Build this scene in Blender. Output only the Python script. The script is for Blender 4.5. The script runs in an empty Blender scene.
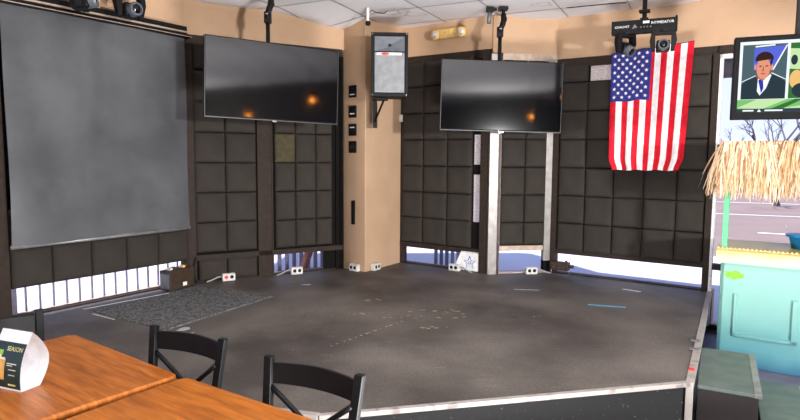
import bpy, bmesh, math, random
from mathutils import Vector, Matrix
random.seed(7)
SC = bpy.context.scene
COL = SC.collection
PI = math.pi

# ------------------------------------------------------------------ materials
def lin(c):
    return tuple(((v/255)/12.92 if v/255 <= .04045 else ((v/255+.055)/1.055)**2.4) for v in c)

def mat(name, rgb, rough=.5, metal=0, spec=.5, rgb2=None, scale=20, detail=3, bump=0, bscale=None,
        emit=None, estr=0, stretch=(1, 1, 1), lo=.35, hi=.65, coat=0):
    m = bpy.data.materials.new(name); m.use_nodes = True
    n, l = m.node_tree.nodes, m.node_tree.links
    b = n['Principled BSDF']
    c = lin(rgb)
    b.inputs['Base Color'].default_value = (*c, 1)
    b.inputs['Roughness'].default_value = rough
    b.inputs['Metallic'].default_value = metal
    b.inputs['Specular IOR Level'].default_value = spec
    b.inputs['Coat Weight'].default_value = coat
    b.inputs['Coat Roughness'].default_value = .15
    tc = n.new('ShaderNodeTexCoord'); mp = n.new('ShaderNodeMapping')
    mp.inputs['Scale'].default_value = stretch
    l.new(tc.outputs['Object'], mp.inputs['Vector'])
    if rgb2 is None: rgb2 = tuple(min(255, v*1.12+2) for v in rgb)
    nz = n.new('ShaderNodeTexNoise'); nz.inputs['Scale'].default_value = scale; nz.inputs['Detail'].default_value = detail
    l.new(mp.outputs[0], nz.inputs['Vector'])
    r = n.new('ShaderNodeValToRGB')
    r.color_ramp.elements[0].position = lo; r.color_ramp.elements[0].color = (*c, 1)
    r.color_ramp.elements[1].position = hi; r.color_ramp.elements[1].color = (*lin(rgb2), 1)
    l.new(nz.outputs['Fac'], r.inputs[0]); l.new(r.outputs[0], b.inputs['Base Color'])
    if bump:
        nb = n.new('ShaderNodeTexNoise'); nb.inputs['Scale'].default_value = bscale or scale*3; nb.inputs['Detail'].default_value = 4
        l.new(mp.outputs[0], nb.inputs['Vector'])
        bp = n.new('ShaderNodeBump'); bp.inputs['Strength'].default_value = bump; bp.inputs['Distance'].default_value = .01
        l.new(nb.outputs['Fac'], bp.inputs['Height']); l.new(bp.outputs[0], b.inputs['Normal'])
    if emit:
        b.inputs['Emission Color'].default_value = (*lin(emit), 1); b.inputs['Emission Strength'].default_value = estr
    return m

M = {}
M['tan'] = mat('tan_paint', (194, 161, 131), .8, rgb2=(201, 167, 136), scale=3, bump=.25, bscale=60, spec=.2)
M['brownpaint'] = mat('brown_paint', (40, 32, 28), .8, rgb2=(46, 37, 32))
M['ceil'] = mat('ceiling_tile', (242, 240, 243), .9, rgb2=(234, 232, 236), scale=120, bump=.3, bscale=200, spec=.1)
M['tbar'] = mat('t_bar', (158, 150, 146), .6)
M['bronze'] = mat('bronze_frame', (50, 41, 36), .65, spec=.15)
M['dark'] = mat('dark_backing', (20, 18, 18), .9, spec=.1)
M['silver'] = mat('bare_aluminium', (140, 135, 132), .38, metal=.6, rgb2=(160, 155, 152), scale=12)
M['alu2'] = mat('tan_aluminium', (170, 150, 135), .45, metal=.3)
M['foam'] = mat('acoustic_foam', (56, 52, 48), .95, rgb2=(63, 58, 54), scale=6, bump=.4, bscale=160, spec=.12)
M['olive'] = mat('olive_foam', (74, 69, 52), .95, bump=.4, bscale=160, spec=.1)
M['black'] = mat('black_metal', (13, 13, 14), .5, spec=.25)
M['blackp'] = mat('black_plastic', (15, 15, 16), .55, spec=.22)
M['grey'] = mat('grey_metal', (110, 112, 118), .4, metal=.5)
M['tvscreen'] = mat('tv_screen', (6, 6, 8), .07, spec=.6, rgb2=(7, 7, 9))
M['tvbez'] = mat('tv_bezel', (8, 8, 9), .6, spec=.12)
M['rim2'] = mat('conduit_grey', (150, 148, 145), .5)
M['rim'] = mat('tv_rim', (60, 60, 64), .4)
M['chrome'] = mat('chrome', (200, 200, 205), .2, metal=1)
M['white'] = mat('white_plastic', (226, 224, 220), .5)
M['offwhite'] = mat('outlet_plastic', (205, 203, 198), .5)
M['fabric'] = mat('projection_fabric', (72, 73, 76), .42, spec=.45, rgb2=(90, 91, 94), scale=2.6, detail=5, bump=.12, bscale=8)
M['hem'] = mat('screen_hem', (128, 128, 130), .4, metal=.3)
M['cream'] = mat('aged_cream_plastic', (226, 190, 120), .45)
M['lamp'] = mat('lamp_glass', (225, 225, 228), .12, metal=.6)
M['red'] = mat('flag_red', (200, 20, 40), .75, spec=.2)
M['fwhite'] = mat('flag_white', (236, 232, 232), .75, spec=.2)
M['fblue'] = mat('flag_blue', (44, 48, 122), .75, spec=.2)
M['redp'] = mat('red_plastic', (225, 50, 35), .4)
M['speakergrille'] = mat('speaker_grille', (146, 148, 150), .55, metal=.3, rgb2=(128, 130, 133), scale=14, bump=.3, bscale=400)
M['horn'] = mat('horn_grey', (84, 88, 96), .4)
M['chairm'] = mat('chair_black', (11, 12, 13), .5, spec=.22)
M['vinyl'] = mat('black_vinyl', (26, 24, 24), .45)
M['paper'] = mat('white_card', (238, 238, 240), .6)
M['green'] = mat('menu_green', (24, 56, 48), .35, rgb2=(20, 44, 40))
M['amber'] = mat('beer_amber', (222, 170, 90), .5)
M['yellow'] = mat('menu_yellow', (226, 220, 150), .5)
M['lime'] = mat('lime_green', (140, 190, 60), .5)
M['gpost'] = mat('green_paint', (92, 190, 130), .5)
M['stepgreen'] = mat('worn_green_board', (72, 86, 80), .45, rgb2=(92, 102, 96), scale=9, detail=6, bump=.1)
M['stepdark'] = mat('dark_stained_wood', (28, 20, 18), .55, rgb2=(30, 22, 20), stretch=(1, 1, .2))
M['brownbox'] = mat('dark_brown_metal', (50, 40, 32), .5, rgb2=(70, 55, 40), scale=30)
M['bluetape'] = mat('blue_tape', (70, 145, 180), .5)
M['masktape'] = mat('pale_tape', (170, 172, 178), .5)
M['scuff'] = mat('bare_scuff', (160, 143, 116), .8)
M['bluep'] = mat('blue_plastic', (10, 120, 180), .4)
M['bluestar'] = mat('blue_ink', (50, 80, 170), .5)
M['floor'] = mat('room_floor', (116, 110, 132), .55, rgb2=(96, 92, 110), scale=4)
M['darkwall'] = mat('dark_wall', (22, 18, 17), .8)
M['asphalt'] = mat('outdoor_ground', (128, 108, 96), .9, rgb2=(140, 118, 104), scale=.6, detail=6)
M['pave'] = mat('pale_concrete', (214, 206, 206), .9, rgb2=(200, 192, 194), scale=.8, detail=6)
M['line'] = mat('road_paint', (235, 235, 235), .8)
M['fence'] = mat('fence_paint', (125, 122, 132), .6)
M['slat'] = mat('grey_slat', (120, 122, 140), .7)
M['bark'] = mat('bark', (96, 88, 92), .9)
M['soffit'] = mat('soffit', (120, 115, 116), .9)
M['fascia'] = mat('fascia_board', (84, 80, 82), .9)
M['bldg'] = mat('pale_stucco', (190, 184, 180), .9)
M['bark2'] = mat('rusty_steel', (120, 84, 70), .8)
M['straws'] = [mat('straw_%s' % k, c, .8, spec=.2) for k, c in
               (('pale', (226, 194, 158)), ('warm', (204, 166, 124)), ('light', (240, 216, 184)), ('brown', (150, 112, 80)))]

def mix_noise_floor():
    m = bpy.data.materials.new('stage_floor'); m.use_nodes = True
    n, l = m.node_tree.nodes, m.node_tree.links; b = n['Principled BSDF']
    tc = n.new('ShaderNodeTexCoord')
    def noise(s, d, st=(1, 1, 1)):
        mp = n.new('ShaderNodeMapping'); mp.inputs['Scale'].default_value = st; l.new(tc.outputs['Object'], mp.inputs[0])
        t = n.new('ShaderNodeTexNoise'); t.inputs['Scale'].default_value = s; t.inputs['Detail'].default_value = d
        l.new(mp.outputs[0], t.inputs['Vector']); return t
    def ramp(src, p0, c0, p1, c1):
        r = n.new('ShaderNodeValToRGB'); e = r.color_ramp.elements
        e[0].position = p0; e[0].color = (*lin(c0), 1); e[1].position = p1; e[1].color = (*lin(c1), 1)
        l.new(src.outputs['Fac'], r.inputs[0]); return r
    base = ramp(noise(1.3, 7), .36, (76, 70, 66), .68, (118, 111, 104))
    fine = ramp(noise(70, 2), .3, (120, 120, 120), .7, (205, 205, 205))
    mx = n.new('ShaderNodeMix'); mx.data_type = 'RGBA'; mx.blend_type = 'OVERLAY'; mx.inputs[0].default_value = .45
    l.new(base.outputs[0], mx.inputs[6]); l.new(fine.outputs[0], mx.inputs[7])
    scr = ramp(noise(5, 8, (1, 3.5, 1)), .64, (0, 0, 0), .80, (84, 80, 74))
    ad = n.new('ShaderNodeMix'); ad.data_type = 'RGBA'; ad.blend_type = 'ADD'; ad.inputs[0].default_value = .8
    l.new(mx.outputs[2], ad.inputs[6]); l.new(scr.outputs[0], ad.inputs[7])
    l.new(ad.outputs[2], b.inputs['Base Color'])
    b.inputs['Roughness'].default_value = .6; b.inputs['Specular IOR Level'].default_value = .25
    bp = n.new('ShaderNodeBump'); bp.inputs['Strength'].default_value = .25; bp.inputs['Distance'].default_value = .01
    l.new(noise(45, 5).outputs['Fac'], bp.inputs['Height']); l.new(bp.outputs[0], b.inputs['Normal'])
    return m
M['stage'] = mix_noise_floor()
M['skirt'] = mat('speckled_skirt', (16, 16, 16), .8, rgb2=(110, 110, 110), scale=60, detail=4, lo=.66, hi=.8)
M['carpet'] = mat('grey_carpet', (74, 74, 74), .95, rgb2=(138, 137, 136), scale=60, detail=5, bump=.6, bscale=120, lo=.4, hi=.68, spec=.1)
M['edge'] = mat('stage_edge_strip', (160, 152, 146), .5, rgb2=(120, 112, 108), scale=14, lo=.58, hi=.7)

def wood():
    m = bpy.data.materials.new('varnished_wood'); m.use_nodes = True
    n, l = m.node_tree.nodes, m.node_tree.links; b = n['Principled BSDF']
    tc = n.new('ShaderNodeTexCoord')
    mp = n.new('ShaderNodeMapping'); mp.inputs['Scale'].default_value = (1.6, 16, 3); l.new(tc.outputs['Object'], mp.inputs[0])
    g = n.new('ShaderNodeTexNoise'); g.inputs['Scale'].default_value = 3; g.inputs['Detail'].default_value = 8; g.inputs['Distortion'].default_value = .6
    l.new(mp.outputs[0], g.inputs['Vector'])
    r = n.new('ShaderNodeValToRGB'); e = r.color_ramp.elements
    e[0].position = .3; e[0].color = (*lin((146, 78, 24)), 1); e[1].position = .72; e[1].color = (*lin((202, 120, 46)), 1)
    l.new(g.outputs['Fac'], r.inputs[0])
    br = n.new('ShaderNodeTexBrick'); br.inputs['Scale'].default_value = 1; br.inputs['Mortar Size'].default_value = .0008
    br.inputs['Brick Width'].default_value = .5; br.inputs['Row Height'].default_value = .075
    br.inputs['Color1'].default_value = (.95, .95, .95, 1); br.inputs['Color2'].default_value = (.6, .55, .52, 1); br.inputs['Mortar'].default_value = (.6, .55, .5, 1)
    l.new(tc.outputs['Object'], br.inputs['Vector'])
    mx = n.new('ShaderNodeMix'); mx.data_type = 'RGBA'; mx.blend_type = 'MULTIPLY'; mx.inputs[0].default_value = .35
    l.new(r.outputs[0], mx.inputs[6]); l.new(br.outputs['Color'], mx.inputs[7]); l.new(mx.outputs[2], b.inputs['Base Color'])
    b.inputs['Roughness'].default_value = .3; b.inputs['Specular IOR Level'].default_value = .4
    return m
M['wood'] = wood()

def glass(name, tint=(1, 1, 1)):
    m = bpy.data.materials.new(name); m.use_nodes = True
    n, l = m.node_tree.nodes, m.node_tree.links; n.clear()
    o = n.new('ShaderNodeOutputMaterial'); t = n.new('ShaderNodeBsdfTransparent'); g = n.new('ShaderNodeBsdfGlossy')
    t.inputs[0].default_value = (*tint, 1); g.inputs['Roughness'].default_value = .03
    f = n.new('ShaderNodeLayerWeight'); f.inputs[0].default_value = .25
    mu = n.new('ShaderNodeMath'); mu.operation = 'MULTIPLY'; mu.inputs[1].default_value = .35
    l.new(f.outputs['Fresnel'], mu.inputs[0])
    x = n.new('ShaderNodeMixShader'); l.new(mu.outputs[0], x.inputs[0]); l.new(t.outputs[0], x.inputs[1]); l.new(g.outputs[0], x.inputs[2])
    l.new(x.outputs[0], o.inputs[0]); return m
M['glass'] = glass('window_glass', (.93, .94, 1))

def frosted():
    m = bpy.data.materials.new('frosted_film'); m.use_nodes = True
    n, l = m.node_tree.nodes, m.node_tree.links; n.clear()
    o = n.new('ShaderNodeOutputMaterial'); t = n.new('ShaderNodeBsdfTranslucent'); d = n.new('ShaderNodeBsdfDiffuse')
    v = n.new('ShaderNodeTexNoise'); v.inputs['Scale'].default_value = 70; v.inputs['Detail'].default_value = 3
    tc = n.new('ShaderNodeTexCoord'); l.new(tc.outputs['Object'], v.inputs['Vector'])
    r = n.new('ShaderNodeValToRGB'); e = r.color_ramp.elements
    e[0].position = .4; e[0].color = (.72, .64, .62, 1); e[1].position = .55; e[1].color = (1, .94, .9, 1)
    l.new(v.outputs['Fac'], r.inputs[0]); l.new(r.outputs[0], t.inputs[0]); l.new(r.outputs[0], d.inputs[0])
    x = n.new('ShaderNodeMixShader'); x.inputs[0].default_value = .4
    l.new(t.outputs[0], x.inputs[1]); l.new(d.outputs[0], x.inputs[2]); l.new(x.outputs[0], o.inputs[0]); return m
M['frost'] = frosted()

def paint_bands(name, axis, stops, rough=.45):
    """airbrushed paint that fades from one colour to the next along one axis of the object"""
    m = bpy.data.materials.new(name); m.use_nodes = True
    n, l = m.node_tree.nodes, m.node_tree.links; b = n['Principled BSDF']
    tc = n.new('ShaderNodeTexCoord'); s = n.new('ShaderNodeSeparateXYZ'); l.new(tc.outputs['Object'], s.inputs[0])
    nz = n.new('ShaderNodeTexNoise'); nz.inputs['Scale'].default_value = 3.5; l.new(tc.outputs['Object'], nz.inputs['Vector'])
    a = n.new('ShaderNodeMath'); a.operation = 'MULTIPLY_ADD'; a.inputs[1].default_value = .12
    l.new(nz.outputs['Fac'], a.inputs[0]); l.new(s.outputs[axis], a.inputs[2])
    r = n.new('ShaderNodeValToRGB')
    while len(r.color_ramp.elements) < len(stops): r.color_ramp.elements.new(.5)
    for e, (p, c) in zip(r.color_ramp.elements, stops): e.position = p; e.color = (*lin(c), 1)
    l.new(a.outputs[0], r.inputs[0]); l.new(r.outputs[0], b.inputs['Base Color'])
    b.inputs['Roughness'].default_value = rough
    return m
M['turq'] = paint_bands('airbrushed_turquoise', 2, [(.07, (52, 108, 138)), (.22, (98, 160, 168)), (.5, (130, 186, 178)), (.95, (146, 198, 184))])
M['sand'] = paint_bands('airbrushed_sand', 2, [(.88, (160, 218, 196)), (.96, (190, 215, 165)), (1.03, (222, 200, 120))])

def emis(name, rgb, s):
    m = bpy.data.materials.new(name); m.use_nodes = True
    n, l = m.node_tree.nodes, m.node_tree.links; n.clear()
    o = n.new('ShaderNodeOutputMaterial'); e = n.new('ShaderNodeEmission')
    e.inputs[0].default_value = (*lin(rgb), 1); e.inputs[1].default_value = s; l.new(e.outputs[0], o.inputs[0]); return m

# ------------------------------------------------------------------ mesh helpers
class MB:
    def __init__(s): s.v = []; s.f = []; s.mi = []
    def add(s, vs, fs, mi=0):
        k = len(s.v); s.v += [tuple(v) for v in vs]; s.f += [tuple(i+k for i in f) for f in fs]; s.mi += [mi]*len(fs); return s
    def box(s, x0, x1, y0, y1, z0, z1, mi=0, mtx=None):
        vs = [Vector((x, y, z)) for z in (z0, z1) for y in (y0, y1) for x in (x0, x1)]
        if mtx is not None: vs = [mtx @ v for v in vs]
        return s.add(vs, [(0, 2, 3, 1), (4, 5, 7, 6), (0, 1, 5, 4), (2, 6, 7, 3), (0, 4, 6, 2), (1, 3, 7, 5)], mi)
    def prism(s, pts, z0, z1, mi=0):
        n = len(pts); vs = [(x, y, z0) for x, y in pts]+[(x, y, z1) for x, y in pts]
        fs = [tuple(range(n-1, -1, -1)), tuple(range(n, 2*n))]+[(i, (i+1) % n, n+(i+1) % n, n+i) for i in range(n)]
        return s.add(vs, fs, mi)
    def tube(s, pts, r, n=10, mi=0, caps=True):
        pts = [Vector(p) for p in pts]; rs = r if isinstance(r, (list, tuple)) else [r]*len(pts)
        k = len(s.v); up = None
        for i, p in enumerate(pts):
            d = (pts[min(i+1, len(pts)-1)]-pts[max(i-1, 0)]).normalized()
            if up is None:
                up = Vector((0, 0, 1)) if abs(d.z) < .9 else Vector((1, 0, 0))
            a = d.cross(up).normalized(); b = d.cross(a).normalized(); up = -b if False else up
            for j in range(n):
                t = 2*PI*j/n; s.v.append(tuple(p+rs[i]*(math.cos(t)*a+math.sin(t)*b)))
        for i in range(len(pts)-1):
            for j in range(n):
                s.f.append((k+i*n+j, k+i*n+(j+1) % n, k+(i+1)*n+(j+1) % n, k+(i+1)*n+j)); s.mi.append(mi)
        if caps:
            s.f.append(tuple(k+j for j in range(n-1, -1, -1))); s.mi.append(mi)
            s.f.append(tuple(k+(len(pts)-1)*n+j for j in range(n))); s.mi.append(mi)
        return s
    def lathe(s, prof, n=24, mtx=None, mi=0):
        k = len(s.v)
        for r, z in prof:
            for j in range(n):
                t = 2*PI*j/n; v = Vector((r*math.cos(t), r*math.sin(t), z))
                s.v.append(tuple(mtx @ v if mtx is not None else v))
        for i in range(len(prof)-1):
            for j in range(n):
                s.f.append((k+i*n+j, k+i*n+(j+1) % n, k+(i+1)*n+(j+1) % n, k+(i+1)*n+j)); s.mi.append(mi)
        s.f.append(tuple(k+j for j in range(n-1, -1, -1))); s.mi.append(mi)
        s.f.append(tuple(k+(len(prof)-1)*n+j for j in range(n))); s.mi.append(mi)
        return s
    def build(s, name, mats, parent=None, loc=(0, 0, 0), rz=0, bevel=0, seg=2, smooth=False, mtx=None):
        me = bpy.data.meshes.new(name); me.from_pydata(s.v, [], s.f)
        mats = mats if isinstance(mats, list) else [mats]
        for m in mats: me.materials.append(m)
        for p, i in zip(me.polygons, s.mi): p.material_index = i; p.use_smooth = smooth
        me.validate(); me.update()
        bm = bmesh.new(); bm.from_mesh(me); bmesh.ops.recalc_face_normals(bm, faces=bm.faces); bm.to_mesh(me); bm.free()
        o = bpy.data.objects.new(name, me); COL.objects.link(o); o.parent = parent
        if mtx is not None: o.matrix_local = mtx
        else: o.location = loc; o.rotation_euler = (0, 0, rz)
        if bevel:
            b = o.modifiers.new('bevel', 'BEVEL'); b.width = bevel; b.segments = seg; b.limit_method = 'ANGLE'; b.angle_limit = math.radians(40)
            for p in me.polygons: p.use_smooth = True
            b.harden_normals = True
        elif smooth:
            pass
        return o

def thing(name, label, cat, loc=(0, 0, 0), rz=0, group=None):
    o = bpy.data.objects.new(name, None); COL.objects.link(o); o.empty_display_size = .1
    o.location = loc; o.rotation_euler = (0, 0, rz)
    return tag(o, label, cat, group)
def tag(o, label, cat, group=None, kind=None):
    o['label'] = label; o['category'] = cat
    if group: o['group'] = group
    if kind: o['kind'] = kind
    return o
def struct(o): o['kind'] = 'structure'; return o
def copy_tree(o, parent=None):
    c = o.copy(); COL.objects.link(c); c.parent = parent
    for ch in list(o.children): copy_tree(ch, c)
    return c

def text_geo(txt, size=1.0):
    """2-D triangles of a line of lettering, centred on the origin"""
    cu = bpy.data.curves.new('lettering', 'FONT'); cu.body = txt; cu.size = size; cu.align_x = 'CENTER'; cu.align_y = 'CENTER'
    cu.resolution_u = 2
    ob = bpy.data.objects.new('lettering', cu); COL.objects.link(ob)
    dg = bpy.context.evaluated_depsgraph_get(); dg.update()
    me = bpy.data.meshes.new_from_object(ob.evaluated_get(dg))
    vs = [v.co.copy() for v in me.vertices]; fs = [tuple(p.vertices) for p in me.polygons]
    bpy.data.objects.remove(ob); bpy.data.curves.remove(cu); bpy.data.meshes.remove(me)
    return vs, fs
def put_text(mb, txt, size, f, mi=0, sx=1):
    vs, fs = text_geo(txt, size); mb.add([f(v.x*sx, v.y) for v in vs], fs, mi)

# ------------------------------------------------------------------ plan of the place
A = Vector((-3.07, 4.555)); B = Vector((-2.12, 5.97)); C1 = Vector((-.65, 6.80)); P2 = Vector((-.385, 6.57)); D = Vector((.017, 7.21))
E1 = Vector((.98, 6.545)); G = Vector((1.705, 6.652)); uR = (Vector((2.976, 5.826))-Vector((1.774, 6.65))).normalized()
J = G+uR*3.55
LX = -4.6; uL = (B-A).normalized(); A0 = A-uL*((A.x-LX)/uL.x)      # where the left wall turns towards the room's back
RX = J.x
STAGE = .40; CEIL = 3.18; HEAD = 2.78; BACKY = -5.0

class Frame:
    """a stretch of wall: s runs along it, y is outwards, z up"""
    def __init__(f, P, Q): f.P = P; f.u = (Q-P).normalized(); f.L = (Q-P).length; f.rz = math.atan2(f.u.y, f.u.x); f.n = Vector((-f.u.y, f.u.x))
    def pt(f, s, y, z): q = f.P+f.u*s+f.n*y; return Vector((q.x, q.y, z))
    def s_of(f, X): return (X-f.P.x)/f.u.x
F1, F2, F3, F4, F5 = Frame(A, B), Frame(B, C1), Frame(D, E1), Frame(E1, G), Frame(G, J)
F0 = Frame(A0, A)
HD = {id(F0): 2.79, id(F1): 2.79, id(F2): 2.79, id(F3): 2.77, id(F4): 2.73, id(F5): 2.675}

def wpart(fr, name, mb, m, parent=None, **k): return mb.build(name, m, parent, (fr.P.x, fr.P.y, 0), fr.rz, **k)
# upper and lower walls of each bay
for nm, fr, e0, e1 in (('wall_left', F1, 0, 0), ('wall_left_rear', F2, 0, .2), ('wall_centre', F3, -.1, 0), ('wall_rear', F4, 0, 0), ('wall_right', F5, 0, 0), ('wall_left_front', F0, 0, 0)):
    mb = MB().box(-e0 if e0 > 0 else e0*0, fr.L+e1, -.02, .16, HD[id(fr)]+.07, CEIL+.25)
    if fr is F5: mb.box(0, F5.s_of(3.05), 0, .14, -.05, STAGE); mb.box(F5.s_of(3.05), fr.L, 0, .14, -.05, .04)
    elif fr is F0: mb.box(0, fr.L, 0, .14, -.05, .35)
    else: mb.box(0, fr.L+e1, 0, .14, -.05, STAGE)
    struct(wpart(fr, nm, mb, M['tan']))
pil = MB().prism([tuple(C1), tuple(P2), tuple(D), (D.x-.12, D.y+.25), (C1.x-.1, C1.y+.35)], 0, CEIL+.2)
struct(pil.build('wall_pillar', M['tan'], bevel=.006))
# the rest of the room, behind and beside the photographer
mb = MB().box(LX-.15, LX, BACKY, A0.y, 0, .8).box(LX-.15, LX, BACKY, A0.y, 2.5, CEIL+.2)
for y0, y1 in ((BACKY, -1.2), (A0.y-.1, A0.y)): mb.box(LX-.15, LX, y0, y1, .8, 2.5)
struct(mb.build('wall_side_left', M['tan']))
struct(MB().box(RX, RX+.15, BACKY, J.y, 0, CEIL+.2).build('wall_side_right', M['brownpaint']))
struct(MB().box(LX-.15, RX+.15, BACKY-.15, BACKY, 0, CEIL+.2).build('wall_back', M['darkwall']))
flo = [(LX-.15, BACKY-.15), (RX+.15, BACKY-.15), (RX+.15, J.y), tuple(G), tuple(E1), tuple(D), tuple(C1), tuple(B), tuple(A), (LX-.15, A0.y)]
struct(MB().prism(flo, -.1, 0).build('floor', M['floor']))

# ceiling: lay-in tiles, each slightly bowed, in a T-bar grid
ga = Vector((.445, .8955)); gb = Vector((.8955, -.445)); ori = Vector((-.115, 7.05)); TS = .64
def sag(p):
    d = (p-Vector((-.78, 6.80))).length
    return -.10*math.exp(-(d/.42)**2)
mb = MB(); mt = MB()
for i in range(-12, 13):
    for j in range(-20, 3):
        c0 = ori+gb*(i*TS)+ga*(j*TS)
        cc = c0+gb*TS/2+ga*TS/2
        if not (LX-1 < cc.x < RX+1 and BACKY-1 < cc.y < 8.2): continue
        nn = 8 if cc.y > 5 and abs(cc.x) < 3.5 else 2
        bow = random.uniform(.006, .02)
        vs = []
        for a in range(nn+1):
            for b in range(nn+1):
                p = c0+gb*(TS*(.005+.99*a/nn))+ga*(TS*(.005+.99*b/nn))
                w = 1-(2*a/nn-1)**2; w2 = 1-(2*b/nn-1)**2
                vs.append((p.x, p.y, CEIL+.006-bow*w*w2+sag(p)))
        fs = [(a*(nn+1)+b, (a+1)*(nn+1)+b, (a+1)*(nn+1)+b+1, a*(nn+1)+b+1) for a in range(nn) for b in range(nn)]
        mb.add(vs, fs)
mb.add([(LX-1.5, BACKY-1, CEIL+.12), (RX+1.5, BACKY-1, CEIL+.12), (RX+1.5, 8.4, CEIL+.12), (LX-1.5, 8.4, CEIL+.12)], [(0, 1, 2, 3)], 1)
def clip(o, planes):
    bm = bmesh.new(); bm.from_mesh(o.data)
    for p, nn in planes:
        bmesh.ops.bisect_plane(bm, geom=bm.verts[:]+bm.edges[:]+bm.faces[:], plane_co=(p.x, p.y, 0), plane_no=(nn.x, nn.y, 0), clear_outer=True)
    bm.to_mesh(o.data); bm.free(); return o
for i in range(-12, 14):
    for j in range(-20, 3):
        q = ori+gb*(i*TS)+ga*(j*TS)
        if LX-.5 < q.x < RX+.5 and BACKY-.5 < q.y < 7.9:
            for (w, l) in ((gb, ga), (ga, gb)):
                nn = 6; vs = []
                for k in range(nn+1):
                    c = q+l*(TS*k/nn)
                    for sgn in (-1, 1):
                        p = c+w*(.0045*sgn); vs.append((p.x, p.y, CEIL+.001+sag(c)))
                mb.add(vs, [(2*k, 2*k+1, 2*k+3, 2*k+2) for k in range(nn)], 1)
cl = struct(mb.build('ceiling', [M['ceil'], M['tbar']]))
clip(cl, [(f.P+f.n*.1, f.n) for f in (F0, F1, F2, F5)]+[(Vector((LX-.1, 0)), Vector((-1, 0))), (Vector((RX+.1, 0)), Vector((1, 0))), (Vector((0, BACKY-.1)), Vector((0, -1)))])
# brown damp stains on the ceiling tile in front of the pillar
mb = MB()
for (cx, cy, r) in ((-.13, 6.30, .10), (-.02, 6.22, .075), (.14, 6.38, .085), (-.02, 6.42, .05), (1.36, 5.93, .07)):
    n = 26; vs = []
    for k in range(n):
        t = 2*PI*k/n; w = 1+.18*math.sin(3*t+cx*9)+.1*math.sin(5*t)
        for rr in (r, r*.86): vs.append((cx+math.cos(t)*rr*w*1.3, cy+math.sin(t)*rr*w, CEIL-.022))
    mb.add(vs, [(2*k, 2*((k+1) % n), 2*((k+1) % n)+1, 2*k+1) for k in range(n)])
M['stain'] = mat('damp_stain', (196, 176, 160), .9, rgb2=(214, 200, 190))
mb.build('water_stain', M['stain'], cl)['label'] = 'brown-edged damp rings'

# ------------------------------------------------------------------ windows
ZR = [.66, .965, 1.27, 1.575, 1.88, 2.185, 2.49, 2.78]
def window(n, fr, s0, s1, z0, z1, rail=None, frame_m='bronze', glassz=None, verts=(), t=.045):
    w = bpy.data.objects.new('window_%d' % n, None); COL.objects.link(w); w['kind'] = 'structure'
    w.location = (fr.P.x, fr.P.y, 0); w.rotation_euler = (0, 0, fr.rz)
    mb = MB()
    mb.box(s0, s1, -.03, .06, z1-.02, z1+.07)
    mb.box(s0, s1, -.03, .06, z0-.03, z0+.012)
    mb.box(s0, s0+t, -.03, .06, z0, z1); mb.box(s1-t, s1, -.03, .06, z0, z1)
    for v, wd in verts: mb.box(v, v+wd, -.035, .06, z0, z1)
    if rail: mb.box(s0, s1, -.035, .055, rail-.045, rail+.01)
    mb.build('window_frame', M[frame_m], w, bevel=.003)
    MB().box(s0+.01, s1-.01, .02, .026, z0, z1).build('window_glass', M['glass'], w)
    return w
def blackout(w, rects):
    mb = MB()
    for a, b, c, d in rects: mb.box(a, b, -.004, .012, c, d)
    return mb.build('blackout_board', M['dark'], w)

w1 = window(1, F1, .0, F1.L-.02, STAGE, 2.79, rail=None)
blackout(w1, [(.03, F1.L-.03, .64, 2.77)])
w2 = window(2, F2, .02, F2.L-.02, STAGE, 2.79, rail=.665, verts=((F2.s_of(-1.515), .165),))
s2 = F2.s_of
blackout(w2, [(.05, s2(-1.515), .40, 2.77), (s2(-1.37), F2.L-.03, .67, 2.77), (s2(-.86), F2.L-.03, .4, .67)])
w3 = window(3, F3, .0, F3.L-.03, STAGE, 2.77, rail=.65)
s3 = F3.s_of
blackout(w3, [(.02, .97, .645, 2.77)]+[(.97, 1.10, a, b) for a, b in ((.645, .96), (1.49, 1.60), (1.93, 2.77))])
w4 = window(4, F4, .11, F4.L, STAGE, 2.73, rail=.70, frame_m='alu2', t=.006)
s4 = F4.s_of
blackout(w4, [(.117, s4(1.65), .70, 2.73)])
w5 = window(5, F5, .0, 1.585, STAGE, 2.675, rail=.67)
s5 = F5.s_of
X5 = [1.765, 2.0, 2.244, 2.494, 2.75, 2.985]
hs0, hs1 = s5(2.0)+.01, s5(2.244)-.005
hz = 2.495
blackout(w5, [(.03, hs0, .67, 2.68), (hs0, hs1, .67, hz), (hs1, 1.56, .67, 2.68)])
MB().box(hs0-.01, hs1+.01, .013, .018, hz-.01, 2.68).build('frosted_film', M['frost'], w5)
MB().box(.96, 1.12, .013, .018, .955, 1.94).build('frosted_film', M['frost'], w3)
w6 = window(6, F5, 1.56, F5.L, .06, 2.675, rail=.66)
MB().box(1.592, 1.618, -.05, .03, .06, 2.66).box(1.592, F5.L, -.05, .03, 2.625, 2.66).build('inner_trim', M['white'], w6, bevel=.003)
w7 = window(7, F0, .05, F0.L-.02, .37, HEAD, rail=None, verts=((F0.L-.6, .55),))  # extra wide upright added to block sunlight falling on the stage
FL_ = Frame(Vector((LX, -1.2)), Vector((LX, A0.y-.1)))
w8 = window(8, FL_, 0, FL_.L, .8, 2.45, verts=((1.1, .05), (2.3, .05)))
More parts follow.
